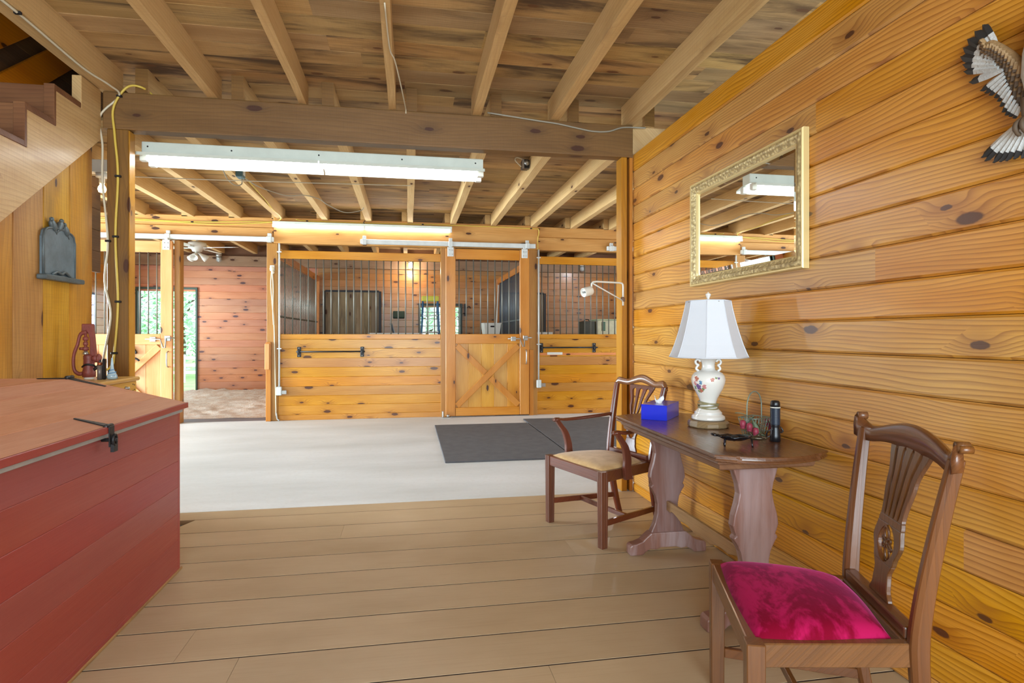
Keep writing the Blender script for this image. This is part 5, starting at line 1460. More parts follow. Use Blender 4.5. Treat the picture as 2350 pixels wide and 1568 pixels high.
# wire basket with red berries and leaves
bx, by = 1.578, 2.475
t = thing('wire_basket', 'grey wire basket with hoop handle, red buds and green leaves on the table', 'basket', (bx, by, TZ), math.radians(25))
local(True)
M_wire = plain('verdigris wire', (128, 138, 124), 0.5, 0.4)
mb = MB()
lv = [(0.042, 0.032, 0.003), (0.046, 0.035, 0.022), (0.050, 0.038, 0.042), (0.054, 0.041, 0.062), (0.058, 0.044, 0.084)]
def rect(a, b, z, n=5):
    pts = []
    for (x0, y0), (x1, y1) in (((-a, -b), (a, -b)), ((a, -b), (a, b)), ((a, b), (-a, b)), ((-a, b), (-a, -b))):
        for k in range(n): pts.append(Vector((lerp(x0, x1, k / n), lerp(y0, y1, k / n), z)))
    return pts
for a, b, z in lv: mb.tube(rect(a, b, z), 0.0018 if z < 0.08 else 0.0026, 6, True)
R = [rect(a, b, z) for a, b, z in lv]
for k in range(20): mb.tube([r[k] for r in R], 0.0015, 5)
for k in (-0.02, 0.0, 0.02): mb.tube([(-0.042, k, 0.003), (0.042, k, 0.003)], 0.0015, 5)
mb.build('wire_frame', M_wire, t)
mb = MB(); mb.tube(catmull([(-0.058, 0, 0.055), (-0.058, 0, 0.11), (-0.055, 0, 0.155), (-0.035, 0, 0.190), (0, 0, 0.203), (0.035, 0, 0.190), (0.055, 0, 0.155), (0.058, 0, 0.11), (0.058, 0, 0.055)], 5), 0.003, 8); mb.build('handle', M_wire, t)
M_bud = plain('dusty red bud', (158, 54, 76), 0.5, var=0.25); M_leaf = plain('grey green leaf', (112, 130, 104), 0.55, var=0.3)
for x, y, z in ((-0.085, -0.03, 0.050), (-0.068, -0.05, 0.030), (0.078, -0.036, 0.038), (0.075, -0.02, 0.058), (-0.09, 0.0, 0.06)):
    mb = MB(); mb.lathe([(0.004, 0.018), (0.012, 0.014), (0.015, 0.0), (0.012, -0.012), (0.010, -0.016), (0.013, -0.020), (0.0, -0.014)], 10, (x, y, z)); mb.build('bud', M_bud, t)
def leaf(mb, base, tip, w, up):
    base = Vector(base); tip = Vector(tip); up = Vector(up).normalized(); d = tip - base; sd = d.cross(up).normalized()
    rings = []
    for i in range(7):
        v = i / 6; ww = w * math.sin(PI * min(0.97, max(0.04, v)) ** 0.8) ; c = base + d * v + up * (0.12 * d.length * math.sin(PI * v))
        rings.append([c - sd * ww, c - up * 0.0012, c + sd * ww, c + up * 0.0022])
    mb.loft(rings, smooth=True)
for b, tp_, up in (((-0.06, -0.03, 0.078), (-0.05, -0.058, 0.015), (-0.3, -1, 0)), ((-0.06, -0.02, 0.085), (-0.12, 0.02, 0.11), (0, 0, 1)), ((0.055, -0.03, 0.08), (0.05, -0.06, 0.02), (0.3, -1, 0)), ((0.05, 0.03, 0.08), (0.03, 0.058, 0.04), (0, 1, 0.3)), ((0.058, -0.01, 0.085), (0.090, -0.03, 0.062), (0.3, 0, 1)), ((-0.03, -0.04, 0.02), (-0.005, -0.060, 0.004), (0, -1, 1))):
    mb = MB(); leaf(mb, b, tp_, 0.014, up); mb.build('leaf', M_leaf, t)
local(False)

# flashlight
fx_, fy_ = 1.576, 2.315
t = thing('flashlight', 'black ribbed flashlight standing upright on the table with its wrist strap', 'flashlight', (fx_, fy_, TZ))
mb = MB(); mb.lathe([(0.019, 0.0), (0.022, 0.002), (0.022, 0.030), (0.0205, 0.034), (0.0205, 0.050), (0.018, 0.056), (0.018, 0.066), (0.0195, 0.070), (0.0195, 0.074)], 24, (fx_, fy_, TZ)); mb.build('head', M_black, t)
mb = MB(); pr = []
for k in range(20):
    z = 0.0745 + k * 0.0036; pr += [(0.0205, z), (0.0205, z + 0.0024), (0.0198, z + 0.0030)]
mb.lathe(pr, 24, (fx_, fy_, TZ)); mb.build('ribbed_grip', plain('ribbed dark blue black', (36, 46, 60), 0.35), t)
mb = MB(); mb.lathe([(0.0212, 0.147), (0.0215, 0.148), (0.0215, 0.1505), (0.0212, 0.151)], 24, (fx_, fy_, TZ)); mb.build('white_ring', M_white, t)
mb = MB(); mb.lathe([(0.020, 0.1515), (0.020, 0.162), (0.019, 0.172), (0.015, 0.178), (0.0, 0.180)], 24, (fx_, fy_, TZ)); mb.build('tail_cap', M_black, t)
mb = MB(); mb.tube(catmull([(fx_ - 0.018, fy_ - 0.01, TZ + 0.055), (fx_ - 0.036, fy_, TZ + 0.045), (fx_ - 0.034, fy_ + 0.01, TZ + 0.02), (fx_ - 0.022, fy_ + 0.005, TZ + 0.022)], 6), 0.003, 6)
mb.tube(catmull([(fx_ + 0.018, fy_, TZ + 0.065), (fx_ + 0.030, fy_ + 0.005, TZ + 0.06), (fx_ + 0.038, fy_, TZ + 0.045), (fx_ + 0.028, fy_, TZ + 0.038), (fx_ + 0.02, fy_, TZ + 0.045)], 6), 0.003, 6)
mb.build('strap', M_black, t)

# small footed dish with a bird
t = thing('footed_dish', 'small black ornate footed dish with bird ornament at the near table end', 'dish', (1.362, 2.245, TZ), math.atan2(2.214 - 2.305, 1.46 - 1.282))
local(True)
M_dish = plain('black glazed pewter', (26, 28, 34), 0.18, 0.5, coat=0.4, bump=0.4, bscale=120)
mb = MB(); vs = []; fs = []; N = 16
for j in range(9):
    for i in range(N):
        a = 2 * PI * i / N; r = j / 8
        rx = 0.066 * (1 + 0.06 * math.cos(4 * a)); ry = 0.040 * (1 + 0.10 * math.cos(4 * a))
        vs.append((r * rx * math.cos(a) - 0.02, r * ry * math.sin(a), 0.020 + 0.020 * r ** 2.2 + 0.003 * r * math.cos(6 * a)))
for j in range(8):
    for i in range(N): fs.append((j * N + i, j * N + (i + 1) % N, (j + 1) * N + (i + 1) % N, (j + 1) * N + i))
mb.add(vs, fs, True); o = mb.build('bowl', M_dish, t); md = o.modifiers.new('thick', 'SOLIDIFY'); md.thickness = 0.004; md.offset = -1
mb = MB(); mb.tube(catmull([(-0.08, 0.0, 0.040), (-0.095, 0.012, 0.043), (-0.108, 0.0, 0.046), (-0.098, -0.012, 0.044), (-0.088, -0.004, 0.042)], 5), 0.0055, 8); mb.build('scroll_end', M_dish, t)
M_dishg = plain('black and tarnished gold', (88, 76, 58), 0.3, 0.6, var=0.6, bump=0.5, bscale=80)
mb = MB()
mb.ellipsoid((0.070, 0, 0.037), 0.034, 0.016, 0.010); mb.ellipsoid((0.098, 0.004, 0.038), 0.016, 0.008, 0.006)
leaf(mb, (0.05, 0, 0.038), (0.035, 0.0, 0.064), 0.010, (1, 0, 0.4)); leaf(mb, (0.062, 0.01, 0.04), (0.10, 0.03, 0.05), 0.010, (0, 0, 1)); leaf(mb, (0.062, -0.01, 0.04), (0.105, -0.022, 0.042), 0.010, (0, 0, 1))
mb.build('bird_ornament', M_dishg, t)
mb = MB(); mb.ellipsoid((-0.018, 0.004, 0.034), 0.020, 0.014, 0.008); mb.ellipsoid((0.012, -0.008, 0.033), 0.018, 0.012, 0.007); mb.ellipsoid((-0.042, -0.004, 0.035), 0.014, 0.010, 0.007); mb.build('dark_stones', M_black, t)
for x, y in ((-0.055, -0.02), (-0.055, 0.022), (0.048, -0.012), (0.05, 0.016)):
    mb = MB(); mb.tube([(x, y, 0.030), (x * 1.04, y * 1.1, 0.008), (x * 1.06, y * 1.15, 0.0)], [0.004, 0.003, 0.004], 8); mb.build('foot', M_dish, t)
local(False)

# ---------------------------------------------------------------- mirror
my0, my1, mz0, mz1 = 2.258, 3.283, 1.488, 2.098
iw = 0.062
t = thing('wall_mirror', 'mirror in a carved champagne frame on the right board wall', 'mirror', (XW - 0.02, (my0 + my1) / 2, mz0))
def frame_ring(e, x): return [Vector((x, my0 + e, mz0 + e)), Vector((x, my1 - e, mz0 + e)), Vector((x, my1 - e, mz1 - e)), Vector((x, my0 + e, mz1 - e))]
steps = [(0.0, XW - 0.001), (0.0, XW - 0.028), (0.004, XW - 0.034), (0.010, XW - 0.034), (0.013, XW - 0.030)]
def mitre(mb, st):
    rings = [frame_ring(e, x) for e, x in st]
    for i in range(len(rings) - 1):
        for k in range(4): mb.add([rings[i][k], rings[i][(k + 1) % 4], rings[i + 1][(k + 1) % 4], rings[i + 1][k]], [(0, 1, 2, 3)])
mb = MB(); mitre(mb, steps); o = mb.build('outer_edge', M_giltp, t)
mb = MB(); mitre(mb, [(0.013, XW - 0.030), (0.018, XW - 0.034), (0.026, XW - 0.036), (0.034, XW - 0.034), (0.040, XW - 0.029), (0.050, XW - 0.024), (0.056, XW - 0.022)]); mb.build('carved_frame', M_gilt, t)
mb = MB(); mitre(mb, [(0.056, XW - 0.022), (0.058, XW - 0.024), (iw, XW - 0.021), (iw, XW - 0.006)]); mb.build('inner_lip', M_giltp, t)
mb = MB()
ro = frame_ring(iw - 0.002, XW - 0.0085); ri = frame_ring(iw + 0.024, XW - 0.0115)
mb.add(ri, [(0, 1, 2, 3)])
for k in range(4): mb.add([ro[k], ro[(k + 1) % 4], ri[(k + 1) % 4], ri[k]], [(0, 1, 2, 3)])
mb.build('mirror_glass', M_mirror, t)
mb = MB(); mb.box(XW - 0.005, XW - 0.001, my0 + 0.01, my1 - 0.01, mz0 + 0.01, mz1 - 0.01); mb.build('backing', M_dark_y, t)

# ---------------------------------------------------------------- eagle sculpture on the right wall
def ewp(px, py, off): return at(px, py, X=XW - off)
M_fw = plain('white painted feathers', (206, 208, 206), 0.6, bump=0.6, bscale=160, var=0.25)
M_fb = plain('black feather tips', (40, 40, 40), 0.55)
M_fbr = plain('tan brown feathers', (162, 130, 88), 0.65, bump=0.6, bscale=140, var=0.4)
M_fdk = plain('dark feather shade', (88, 70, 52), 0.65)
t = thing('eagle_sculpture', 'painted eagle wall sculpture with spread wings, cut by the right edge', 'wall sculpture', (XW - 0.02, 1.28, 1.70))
CY = 1.268
def mir(p): return Vector((p.x, 2 * CY - p.y, p.z))
def feather(mb, a, b, w, tipk=0.62, bulge=0.006, mi_tip=1):
    a = Vector(a); b = Vector(b); d = b - a; sd = Vector((0, -d.z, d.y)).normalized(); nrm = Vector((-1, 0, 0))
    rings = []; n = 10; cols = []
    for i in range(n + 1):
        v = i / n
        ww = w * (0.55 + 0.45 * min(1, v / 0.4)) * (1 if v < 0.8 else math.sqrt(max(0.02, 1 - ((v - 0.8) / 0.2) ** 2)))
        c = a + d * v
        rings.append([c - sd * ww + nrm * 0.0, c + nrm * bulge, c + sd * ww, c - nrm * 0.004])
    k = int(n * tipk)
    mb.loft(rings[:k + 1], mi=0); mb.loft(rings[k:], mi=mi_tip)
prim = [((2292, 118), (2258, 57), 8), ((2288, 124), (2240, 72), 9), ((2284, 130), (2223, 90), 9), ((2282, 136), (2213, 110), 9), ((2282, 142), (2207, 130), 9), ((2286, 150), (2212, 148), 8), ((2292, 156), (2214, 164), 7), ((2302, 160), (2226, 189), 7),
        ((2304, 168), (2252, 209), 6.5), ((2306, 176), (2262, 214), 6), ((2308, 184), (2272, 219), 6), ((2312, 192), (2284, 225), 6), ((2316, 200), (2291, 233), 6), ((2320, 208), (2297, 245), 6), ((2324, 220), (2302, 258), 6), ((2330, 230), (2309, 265), 6), ((2336, 238), (2318, 268), 6), ((2342, 244), (2327, 272), 6)]
for mirror in (False, True):
    f = mir if mirror else (lambda p: p)
    for i, (a, b, w) in enumerate(prim):
        off = 0.022 + 0.0012 * i
        A_ = ewp(*a, off + 0.012); B_ = ewp(*b, off)
        mb = MB(); feather(mb, f(A_), f(B_), w * 0.00088 * (1.75 if i < 8 else 1.45), 0.74 if i > 4 else 0.66); mb.build('flight_feather', [M_fw, M_fb], t)
    # brown covert feathers in three rows over a swelling arm
    mb = MB()
    lead = [(2252, 92), (2262, 104), (2276, 100), (2288, 106), (2303, 116), (2318, 128), (2332, 142), (2350, 160), (2368, 182)]
    P = [ewp(*p, 0.040) for p in lead]
    mb.tube(catmull([f(p) for p in P], 6), [lerp(0.007, 0.018, i / 48) for i in range(49)], 10)
    for row, (u, ln, off) in enumerate(((0.25, 1.0, 0.036), (0.12, 0.62, 0.046), (0.0, 0.34, 0.054))):
        bnd = [(2248, 102), (2250, 128), (2266, 144), (2279, 156), (2296, 165), (2306, 190), (2316, 217), (2332, 250), (2350, 262)]
        nn = 16
        for k in range(nn + 1):
            v = k / nn * (len(lead) - 1); i = min(int(v), len(lead) - 2); fr = v - i
            p = (lerp(lead[i][0], lead[i + 1][0], fr), lerp(lead[i][1], lead[i + 1][1], fr)); q = (lerp(bnd[i][0], bnd[i + 1][0], fr), lerp(bnd[i][1], bnd[i + 1][1], fr))
            q = (lerp(p[0], q[0], ln), lerp(p[1], q[1], ln))
            feather(mb, f(ewp(*p, off + 0.002)), f(ewp(*q, off)), 0.0075, 0.78, 0.005)
    mb.build('covert_feathers', [M_fbr, M_fdk], t)
mb = MB()
for a, b in (((2335, 285), (2254, 362)), ((2338, 288), (2262, 370)), ((2342, 290), (2281, 374)), ((2348, 292), (2296, 372)), ((2354, 294), (2310, 370)), ((2362, 296), (2328, 366)), ((2372, 298), (2346, 364))):
    A_, B_ = ewp(*a, 0.034), ewp(*b, 0.024)
    feather(mb, A_, B_, 0.0105, 0.74); feather(mb, mir(A_), mir(B_), 0.0105, 0.74)
feather(mb, (XW - 0.036, CY, 1.80), (XW - 0.026, CY, 1.665), 0.012, 0.74)
mb.build('tail', [M_fw, M_fb], t)
mb = MB(); rings = []
for z, ry, rx, y in ((1.80, 0.030, 0.02, CY), (1.84, 0.050, 0.032, CY), (1.90, 0.062, 0.042, CY), (1.96, 0.058, 0.042, CY), (2.01, 0.044, 0.034, CY), (2.04, 0.034, 0.030, CY), (2.07, 0.028, 0.028, CY - 0.004), (2.10, 0.016, 0.018, CY - 0.008)):
    rings.append([Vector((XW - 0.045 + rx * math.cos(a), y + ry * math.sin(a), z)) for a in [2 * PI * k / 20 for k in range(20)]])
mb.loft(rings, smooth=True); bd_ = mb.build('body', M_fw, t)
mb = MB(); mb.box(XW - 0.05, XW - 0.0005, CY - 0.03, CY + 0.03, 1.86, 1.98); mb.build('mounting_block', M_fbr, t)
mb = MB(); mb.tube(catmull([(XW - 0.07, CY - 0.02, 2.075), (XW - 0.085, CY - 0.03, 2.07), (XW - 0.088, CY - 0.035, 2.055)], 4), [0.010] * 4 + [0.007] * 4 + [0.002], 8); mb.build('beak', plain('yellow beak', (196, 158, 74), 0.4), bd_)
for s in (-1, 1):
    mb = MB(); y = CY + s * 0.045
    mb.tube([(XW - 0.05, y, 1.84), (XW - 0.055, y, 1.79)], [0.020, 0.012], 10)
    for k in (-1, 0, 1): mb.tube(catmull([(XW - 0.055, y, 1.79), (XW - 0.07, y + k * 0.016, 1.775), (XW - 0.066, y + k * 0.02, 1.755), (XW - 0.052, y + k * 0.02, 1.745)], 4), [0.008] * 8 + [0.006] * 4 + [0.002], 8)
    mb.build('talon', M_fdk, t)
# ---------------------------------------------------------------- contents of the stalls
# wood shavings bedding in the left stall
mb = MB(); vs = []; fs = []; nx, ny = 60, 70
from mathutils import noise as mnoise
for j in range(ny + 1):
    for i in range(nx + 1):
        x = lerp(-5.36, -1.90, i / nx); y = lerp(8.98, YB - 0.04, j / ny)
        e = min(1, (y - 8.98) / 0.55) * min(1, (x + 5.4) / 0.2)
        h = (0.045 + 0.10 * max(0, (y - 9.6) / 2.8) * (0.5 + 0.5 * (i / nx)) + 0.05 * mnoise.noise(Vector((x * 1.5, y * 1.5, 0))) + 0.035 * mnoise.noise(Vector((x * 6, y * 6, 3))) + 0.02 * mnoise.noise(Vector((x * 17, y * 17, 7))))
        vs.append((x, y + (0.06 * mnoise.noise(Vector((x * 3, 0, 5))) if j == 0 else 0), max(0.004, h * e + 0.004)))
for j in range(ny):
    for i in range(nx): a = j * (nx + 1) + i; fs.append((a, a + 1, a + nx + 2, a + nx + 1))
mb.add(vs, fs, True)
def shav():
    g = G('pale wood shavings'); c = g.coord()
    a = g.noise(c, 7.0, 6.0, 0.75); b = g.noise(c, 60.0, 4.0, 0.8)
    f = g.math('ADD', g.math('MULTIPLY', a, 0.5), g.math('MULTIPLY', b, 0.5))
    col = g.mix(g.rng(f, 0.42, 0.58), lin((222, 190, 162)), lin((250, 240, 228)))
    g.bump(b, 1.0, 0.03)
    return g.done(Base_Color=col, Roughness=0.95)
o = one('wood_shavings', mb, shav(), 'pale wood shavings bedding spread over the open left stall floor', 'bedding'); o['kind'] = 'stuff'

# weathered sliding doors hanging inside the back wall
def back_door(x0, x1, label, edge):
    t = thing('barn_door', label, 'barn door', ((x0 + x1) / 2, YB - 0.10, 0))
    n = 7; w = (x1 - x0) / n; mb = MB()
    for k in range(n): mb.plank((x0 + w * k, YB - 0.125, 0.03), (0, 0, 1), (1, 0, 0), (0, -1, 0), 2.04, w, 0.03, 0.005)
    mb.build('planks', M_grey_z, t)
    for x in (x0 - 0.045, x1 + 0.001):
        mb = MB(); mb.box(x, x + 0.044, YB - 0.15, YB - 0.09, 0.03, 2.09); mb.build('edge_strip', M_iron, t, 0.004)
    mb = MB(); mb.box(x0, x1, YB - 0.13, YB - 0.0945, 2.071, 2.11); mb.build('head_strip', M_iron, t)
    return t
back_door(-1.66, -0.60, 'weathered grey plank barn door with black edges on the middle stall back wall', 0)
back_door(1.98, 2.86, 'dark brown plank barn door with a black edge seen through the right stall bars', 0)
t = thing('wall_feeder', 'dark green square feeder on the middle stall back wall', 'feeder', (-0.2, YB - 0.10, 1.53))
mb = MB(); mb.prism([(YB - 0.0005, 1.70), (YB - 0.06, 1.69), (YB - 0.10, 1.56), (YB - 0.07, 1.54), (YB - 0.0005, 1.54)], -0.32, -0.085, 'yz'); mb.build('pan', plain('dark green plastic', (38, 56, 46), 0.45), t, 0.01)

# blue step ladder with a yellow cap
t = thing('step_ladder', 'blue step ladder with a yellow top standing in the middle stall', 'ladder', (0.42, 11.5, 0))
M_lblue = plain('blue fibreglass', (42, 92, 128), 0.4); M_lyel = plain('yellow plastic', (216, 206, 60), 0.4)
H_ = 1.90
for s in (-1, 1):
    mb = MB(); mb.bar((0.415 + s * 0.23, 11.28, 0.0), (0.415 + s * 0.145, 11.56, H_ - 0.04), 0.03, 0.07, (0, 1, 0)); mb.build('front_rail', M_lblue, t, 0.004)
    mb = MB(); mb.bar((0.415 + s * 0.22, 11.95, 0.0), (0.415 + s * 0.135, 11.63, H_ - 0.06), 0.03, 0.035, (0, 1, 0)); mb.build('rear_leg', M_lblue, t, 0.004)
for k in range(5):
    z = 0.30 + k * 0.32; v = z / (H_ - 0.04); w = lerp(0.23, 0.145, v) - 0.016; y = lerp(11.28, 11.56, v)
    mb = MB(); mb.box(0.415 - w, 0.415 + w, y - 0.05, y + 0.05, z - 0.012, z + 0.012); mb.build('step', M_steel, t, 0.003)
mb = MB(); mb.box(0.25, 0.58, 11.50, 11.69, H_ - 0.04, H_ + 0.06); mb.build('top_cap', M_lyel, t, 0.012, 2)
mb = MB()
for z in (0.5, 1.2): 
    v = z / H_; w = lerp(0.22, 0.135, v); y = lerp(11.95, 11.63, v); mb.cyl((0.415 - w, y, z), (0.415 + w, y, z), 0.01, 8)
mb.build('brace', M_steel, t)

# storage tables behind the stall fronts and what stands on them
def store_table(x0, x1, y0, y1, zt_, label):
    t = thing('storage_table', label, 'table', ((x0 + x1) / 2, (y0 + y1) / 2, 0))
    mb = MB(); mb.box(x0, x1, y0, y1, zt_ - 0.03, zt_); mb.build('top', M_white, t, 0.004)
    for x in (x0 + 0.05, x1 - 0.05):
        for y in (y0 + 0.05, y1 - 0.05):
            mb = MB(); mb.box(x - 0.03, x + 0.03, y - 0.03, y + 0.03, 0.0, zt_ - 0.031); mb.build('leg', M_frame_z, t, 0.003)
store_table(-0.62, 0.20, 9.3, 10.0, 1.232, 'white topped table just showing above the middle stall front boards')
store_table(0.90, 1.72, 9.6, 10.3, 1.18, 'high table behind the middle stall door carrying the white tote')
store_table(2.05, 4.4, 9.6, 10.3, 1.19, 'long white topped table just behind the right stall bars')
t = thing('storage_tote', 'white storage tote with an oval hand hole behind the middle stall door bars', 'tote', (1.39, 9.95, 1.181), math.radians(8))
local(True)
mb = MB()
def rr4(a, b, z): return [Vector((-a, -b, z)), Vector((a, -b, z)), Vector((a, b, z)), Vector((-a, b, z))]
mb.loft([rr4(0.125, 0.09, 0), rr4(0.15, 0.11, 0.215), rr4(0.143, 0.103, 0.215), rr4(0.12, 0.085, 0.01)]); mb.build('body', M_white, t, 0.004)
mb = MB(); mb.loft([rr4(0.158, 0.118, 0.206), rr4(0.158, 0.118, 0.224), rr4(0.146, 0.106, 0.224), rr4(0.146, 0.106, 0.206)], closed_ends=False, loop=True); mb.build('rim', M_white, t, 0.002)
mb = MB(); mb.prism([(-0.03 + 0.0, 0.15), (0.03, 0.15), (0.045, 0.163), (0.03, 0.178), (-0.03, 0.178), (-0.045, 0.163)], -0.108, -0.1035, 'xz'); mb.build('hand_hole', M_black, t)
local(False)
t = thing('broom', 'white handled broom leaning on the partition behind the middle stall door', 'broom', (1.58, 10.9, 0))
mb = MB(); mb.cyl((1.52, 10.6, 0.16), (1.68, 11.0, 2.15), 0.013, 10); mb.build('handle', M_white, t)
mb = MB(); mb.cyl((1.584, 10.76, 0.95), (1.604, 10.81, 1.20), 0.016, 10); mb.build('grip', M_black, t)
mb = MB(); mb.loft([[Vector((1.515 + a * 0.15, 10.6 + b * 0.03, 0.0)) for a, b in ((-1, -1), (1, -1), (1, 1), (-1, 1))], [Vector((1.52 + a * 0.05, 10.6 + b * 0.02, 0.17)) for a, b in ((-1, -1), (1, -1), (1, 1), (-1, 1))]]); mb.build('brush', plain('straw', (190, 160, 96), 0.9, bump=0.8, bscale=200), t)
t = thing('hay_fork', 'black pole leaning behind the boards of the middle stall', 'pole', (-0.1, 10.3, 0))
mb = MB(); mb.bar((-0.30, 10.22, 1.40), (0.10, 10.12, 0.0), 0.05, 0.03); mb.build('shaft', M_black, t, 0.004)
t = thing('storage_crate', 'pale green and cream crate on the right stall table', 'crate', (3.45, 9.95, 1.19))
mb = MB(); mb.box(3.22, 3.95, 9.72, 10.18, 1.191, 1.455); mb.build('body', plain('cream crate', (214, 210, 176), 0.5, var=0.2), t, 0.008)
mb = MB(); mb.box(3.21, 3.96, 9.71, 10.19, 1.456, 1.475); mb.build('lid', plain('pale green lid', (178, 196, 160), 0.5), t, 0.006)
mb = MB(); mb.box(3.30, 3.36, 9.705, 9.7195, 1.27, 1.43); mb.build('latch', plain('dark green clip', (70, 106, 84), 0.5), t, 0.004)
t = thing('tool_case', 'dark case beside the cream crate on the right stall table', 'case', (3.1, 9.95, 1.19))
mb = MB(); mb.box(3.00, 3.19, 9.75, 10.15, 1.191, 1.44); mb.build('body', plain('dark olive case', (62, 62, 48), 0.5, var=0.3), t, 0.01)
mb = MB(); mb.tube(catmull([(3.05, 9.95, 1.44), (3.06, 9.95, 1.47), (3.13, 9.95, 1.47), (3.14, 9.95, 1.44)], 5), 0.008, 8); mb.build('handle', M_black, t)
t = thing('paper_stack', 'flat white stack at the left end of the right stall table', 'stack', (2.25, 9.75, 1.19))
mb = MB(); mb.box(2.08, 2.40, 9.62, 9.88, 1.1905, 1.245); mb.build('sheets', M_white, t, 0.006)
mb = MB(); mb.box(2.075, 2.405, 9.615, 9.885, 1.2455, 1.25); mb.build('cover', M_plastic, t)
t = thing('tack_hook', 'small black tack hook on the back wall behind the middle stall door', 'hook', (1.17, YB - 0.05, 1.60))
mb = MB(); mb.box(1.16, 1.19, YB - 0.045, YB - 0.0005, 1.60, 1.86); mb.build('plate', M_iron, t, 0.003)
mb = MB(); mb.tube(catmull([(1.175, YB - 0.045, 1.78), (1.20, YB - 0.10, 1.77), (1.25, YB - 0.13, 1.80), (1.28, YB - 0.13, 1.76)], 5), 0.010, 8); mb.tube(catmull([(1.175, YB - 0.045, 1.66), (1.16, YB - 0.09, 1.64), (1.14, YB - 0.11, 1.66)], 5), 0.010, 8); mb.build('prong', M_iron, t)

# ---------------------------------------------------------------- outside
t = thing('paddock_fence', 'white three-rail paddock fence seen through the left stall doorway', 'fence', (-8.5, 27.0, -0.85))
M_fence = plain('white fence paint', (240, 240, 240), 0.6)
for z in (-0.02, -0.33, -0.64):
    mb = MB(); mb.box(-22, 14, 27.0, 27.04, z + 0.24 - 0.06, z + 0.24 + 0.06); mb.build('rail', M_fence, t)
for k in range(16):
    x = -21.5 + k * 2.4
    mb = MB(); mb.box(x - 0.06, x + 0.06, 27.045, 27.16, -1.0, 0.36); mb.build('post', M_fence, t)
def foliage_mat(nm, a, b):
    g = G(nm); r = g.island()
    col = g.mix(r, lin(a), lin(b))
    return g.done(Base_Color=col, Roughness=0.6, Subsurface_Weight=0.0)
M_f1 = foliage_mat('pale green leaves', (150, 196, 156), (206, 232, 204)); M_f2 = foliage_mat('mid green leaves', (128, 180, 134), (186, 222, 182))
M_bark = plain('grey bark', (104, 92, 78), 0.9, bump=0.8, bscale=30)
def tree(x, y, h, r, mat, label, seed, n=2600):
    rnd = random.Random(seed)
    z0 = -1.15
    t = thing('tree', label, 'tree', (x, y, z0), 0, 'trees beyond the paddock fence')
    mb = MB(); mb.tube(catmull([(x, y, z0), (x + 0.1, y, z0 + h * 0.25), (x - 0.1, y, z0 + h * 0.5), (x + 0.05, y, z0 + h * 0.8)], 5), [lerp(0.22, 0.05, i / 15) for i in range(16)], 8)
    for k in range(7):
        a = rnd.random() * 6.28; zz = z0 + h * (0.3 + 0.08 * k)
        mb.tube([(x, y, zz), (x + math.cos(a) * r * 0.6, y + math.sin(a) * r * 0.6, zz + h * 0.12)], [0.07, 0.02], 6)
    mb.build('trunk', M_bark, t)
    mb = MB()
    cl = [(Vector((rnd.gauss(0, 0.45), rnd.gauss(0, 0.45), rnd.uniform(-1, 1))), rnd.uniform(0.35, 0.6)) for _ in range(26)]
    for i in range(n):
        c, cr = rnd.choice(cl)
        d = Vector((rnd.gauss(0, 1), rnd.gauss(0, 1), rnd.gauss(0, 1))).normalized() * cr * rnd.uniform(0.7, 1.05)
        p = c + d
        p = Vector((x + p.x * r * 0.75, y + p.y * r * 0.75, z0 + h * 0.55 + p.z * h * 0.40))
        if p.z < z0 + 0.35: continue
        u = Vector((rnd.gauss(0, 1), rnd.gauss(0, 1), rnd.gauss(0, 0.6))).normalized(); w = u.orthogonal().normalized()
        s = rnd.uniform(0.10, 0.22)
        mb.add([p - u * s, p + w * s * 0.45, p + u * s, p - w * s * 0.45], [(0, 1, 2, 3)])
    mb.build('foliage', mat, t)
for i, (x, y, h, r, m, lb) in enumerate([(-12.4, 35, 8.5, 2.9, M_f1, 'pale leafy tree showing right of centre in the stall doorway'), (-17.0, 40, 9.5, 3.6, M_f2, 'leafy tree behind the bars of the open stall door'), (-15.5, 50, 12, 4.2, M_f1, 'taller pale tree behind the two doorway trees'),
                                         (0.8, 31, 8, 3.2, M_f1, 'pale tree seen through the window behind the ladder'), (4.6, 42, 10, 3.8, M_f2, 'green tree at the right side of the back window')]):
    tree(x, y, h, r, m, lb, 40 + i)

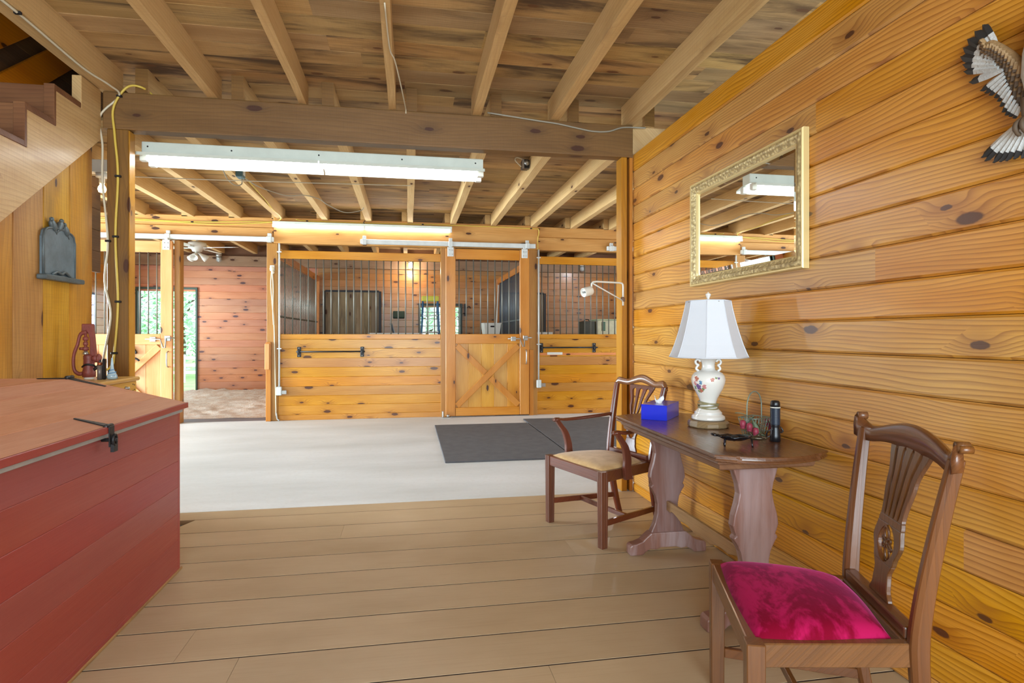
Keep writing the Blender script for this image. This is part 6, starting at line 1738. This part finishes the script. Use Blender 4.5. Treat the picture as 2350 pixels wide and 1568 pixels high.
# ---------------------------------------------------------------- light
def area(name, loc, rot, sx, sy, power, col):
    l = bpy.data.lights.new(name, 'AREA'); l.shape = 'RECTANGLE'; l.size = sx; l.size_y = sy; l.energy = power; l.color = col
    o = bpy.data.objects.new(name, l); COL.objects.link(o); o.location = loc; o.rotation_euler = rot
    return o
area('aisle_doorway_daylight', (-8.8, 6.9, 1.3), (0, math.radians(-90), 0), 2.2, 2.6, 1350, (0.74, 0.90, 1.0))
area('aisle_end_fill', (5.4, 6.4, 1.5), (0, math.radians(90), 0), 2.4, 3.2, 130, (0.78, 0.92, 1.0))  # unseen fill light before the solid aisle end wall, no doorway there
area('front_fill', (-0.2, YR - 0.1, 1.5), (math.radians(90), 0, 0), 3.2, 2.6, 270, (0.76, 0.90, 1.0))  # added fill light behind the camera, no doorway in view
area('stall_window_daylight', (-5.62, 10.95, 1.46), (0, math.radians(-90), 0), 0.9, 0.74, 180, (0.78, 0.92, 1.0))
def point_light(name, loc, power, col, r=0.04):
    l = bpy.data.lights.new(name, 'POINT'); l.energy = power; l.color = col; l.shadow_soft_size = r
    o = bpy.data.objects.new(name, l); COL.objects.link(o); o.location = loc
point_light('middle_stall_lamp', (0.04, YB - 0.35, 2.50), 20, (1.0, 0.86, 0.66))
point_light('right_stall_fill', (3.9, 10.6, 2.7), 40, (0.95, 0.95, 1.0))  # unseen fill light, separate from this stall's unlit caged lamp
w = bpy.data.worlds.new('overcast sky'); scene.world = w; w.use_nodes = True
bg = w.node_tree.nodes['Background']; bg.inputs[0].default_value = (0.78, 0.92, 1.0, 1); bg.inputs[1].default_value = 3.5

# ---------------------------------------------------------------- camera
cam = bpy.data.cameras.new('camera'); co = bpy.data.objects.new('camera', cam); COL.objects.link(co)
co.location = (0, 0, EYE); co.rotation_euler = (PI / 2, 0, -YAW)
cam.sensor_fit = 'HORIZONTAL'; cam.sensor_width = 36.0; cam.lens = 36.0 * F_PX / 2350.0
cam.shift_y = (HORIZON - 784.0) / 2350.0
cam.clip_start = 0.05; cam.clip_end = 300
scene.camera = co
scene.view_settings.view_transform = 'Standard'; scene.view_settings.look = 'None'
scene.view_settings.exposure = 0.16; scene.view_settings.gamma = 1.0; scene.view_settings.use_curve_mapping = False
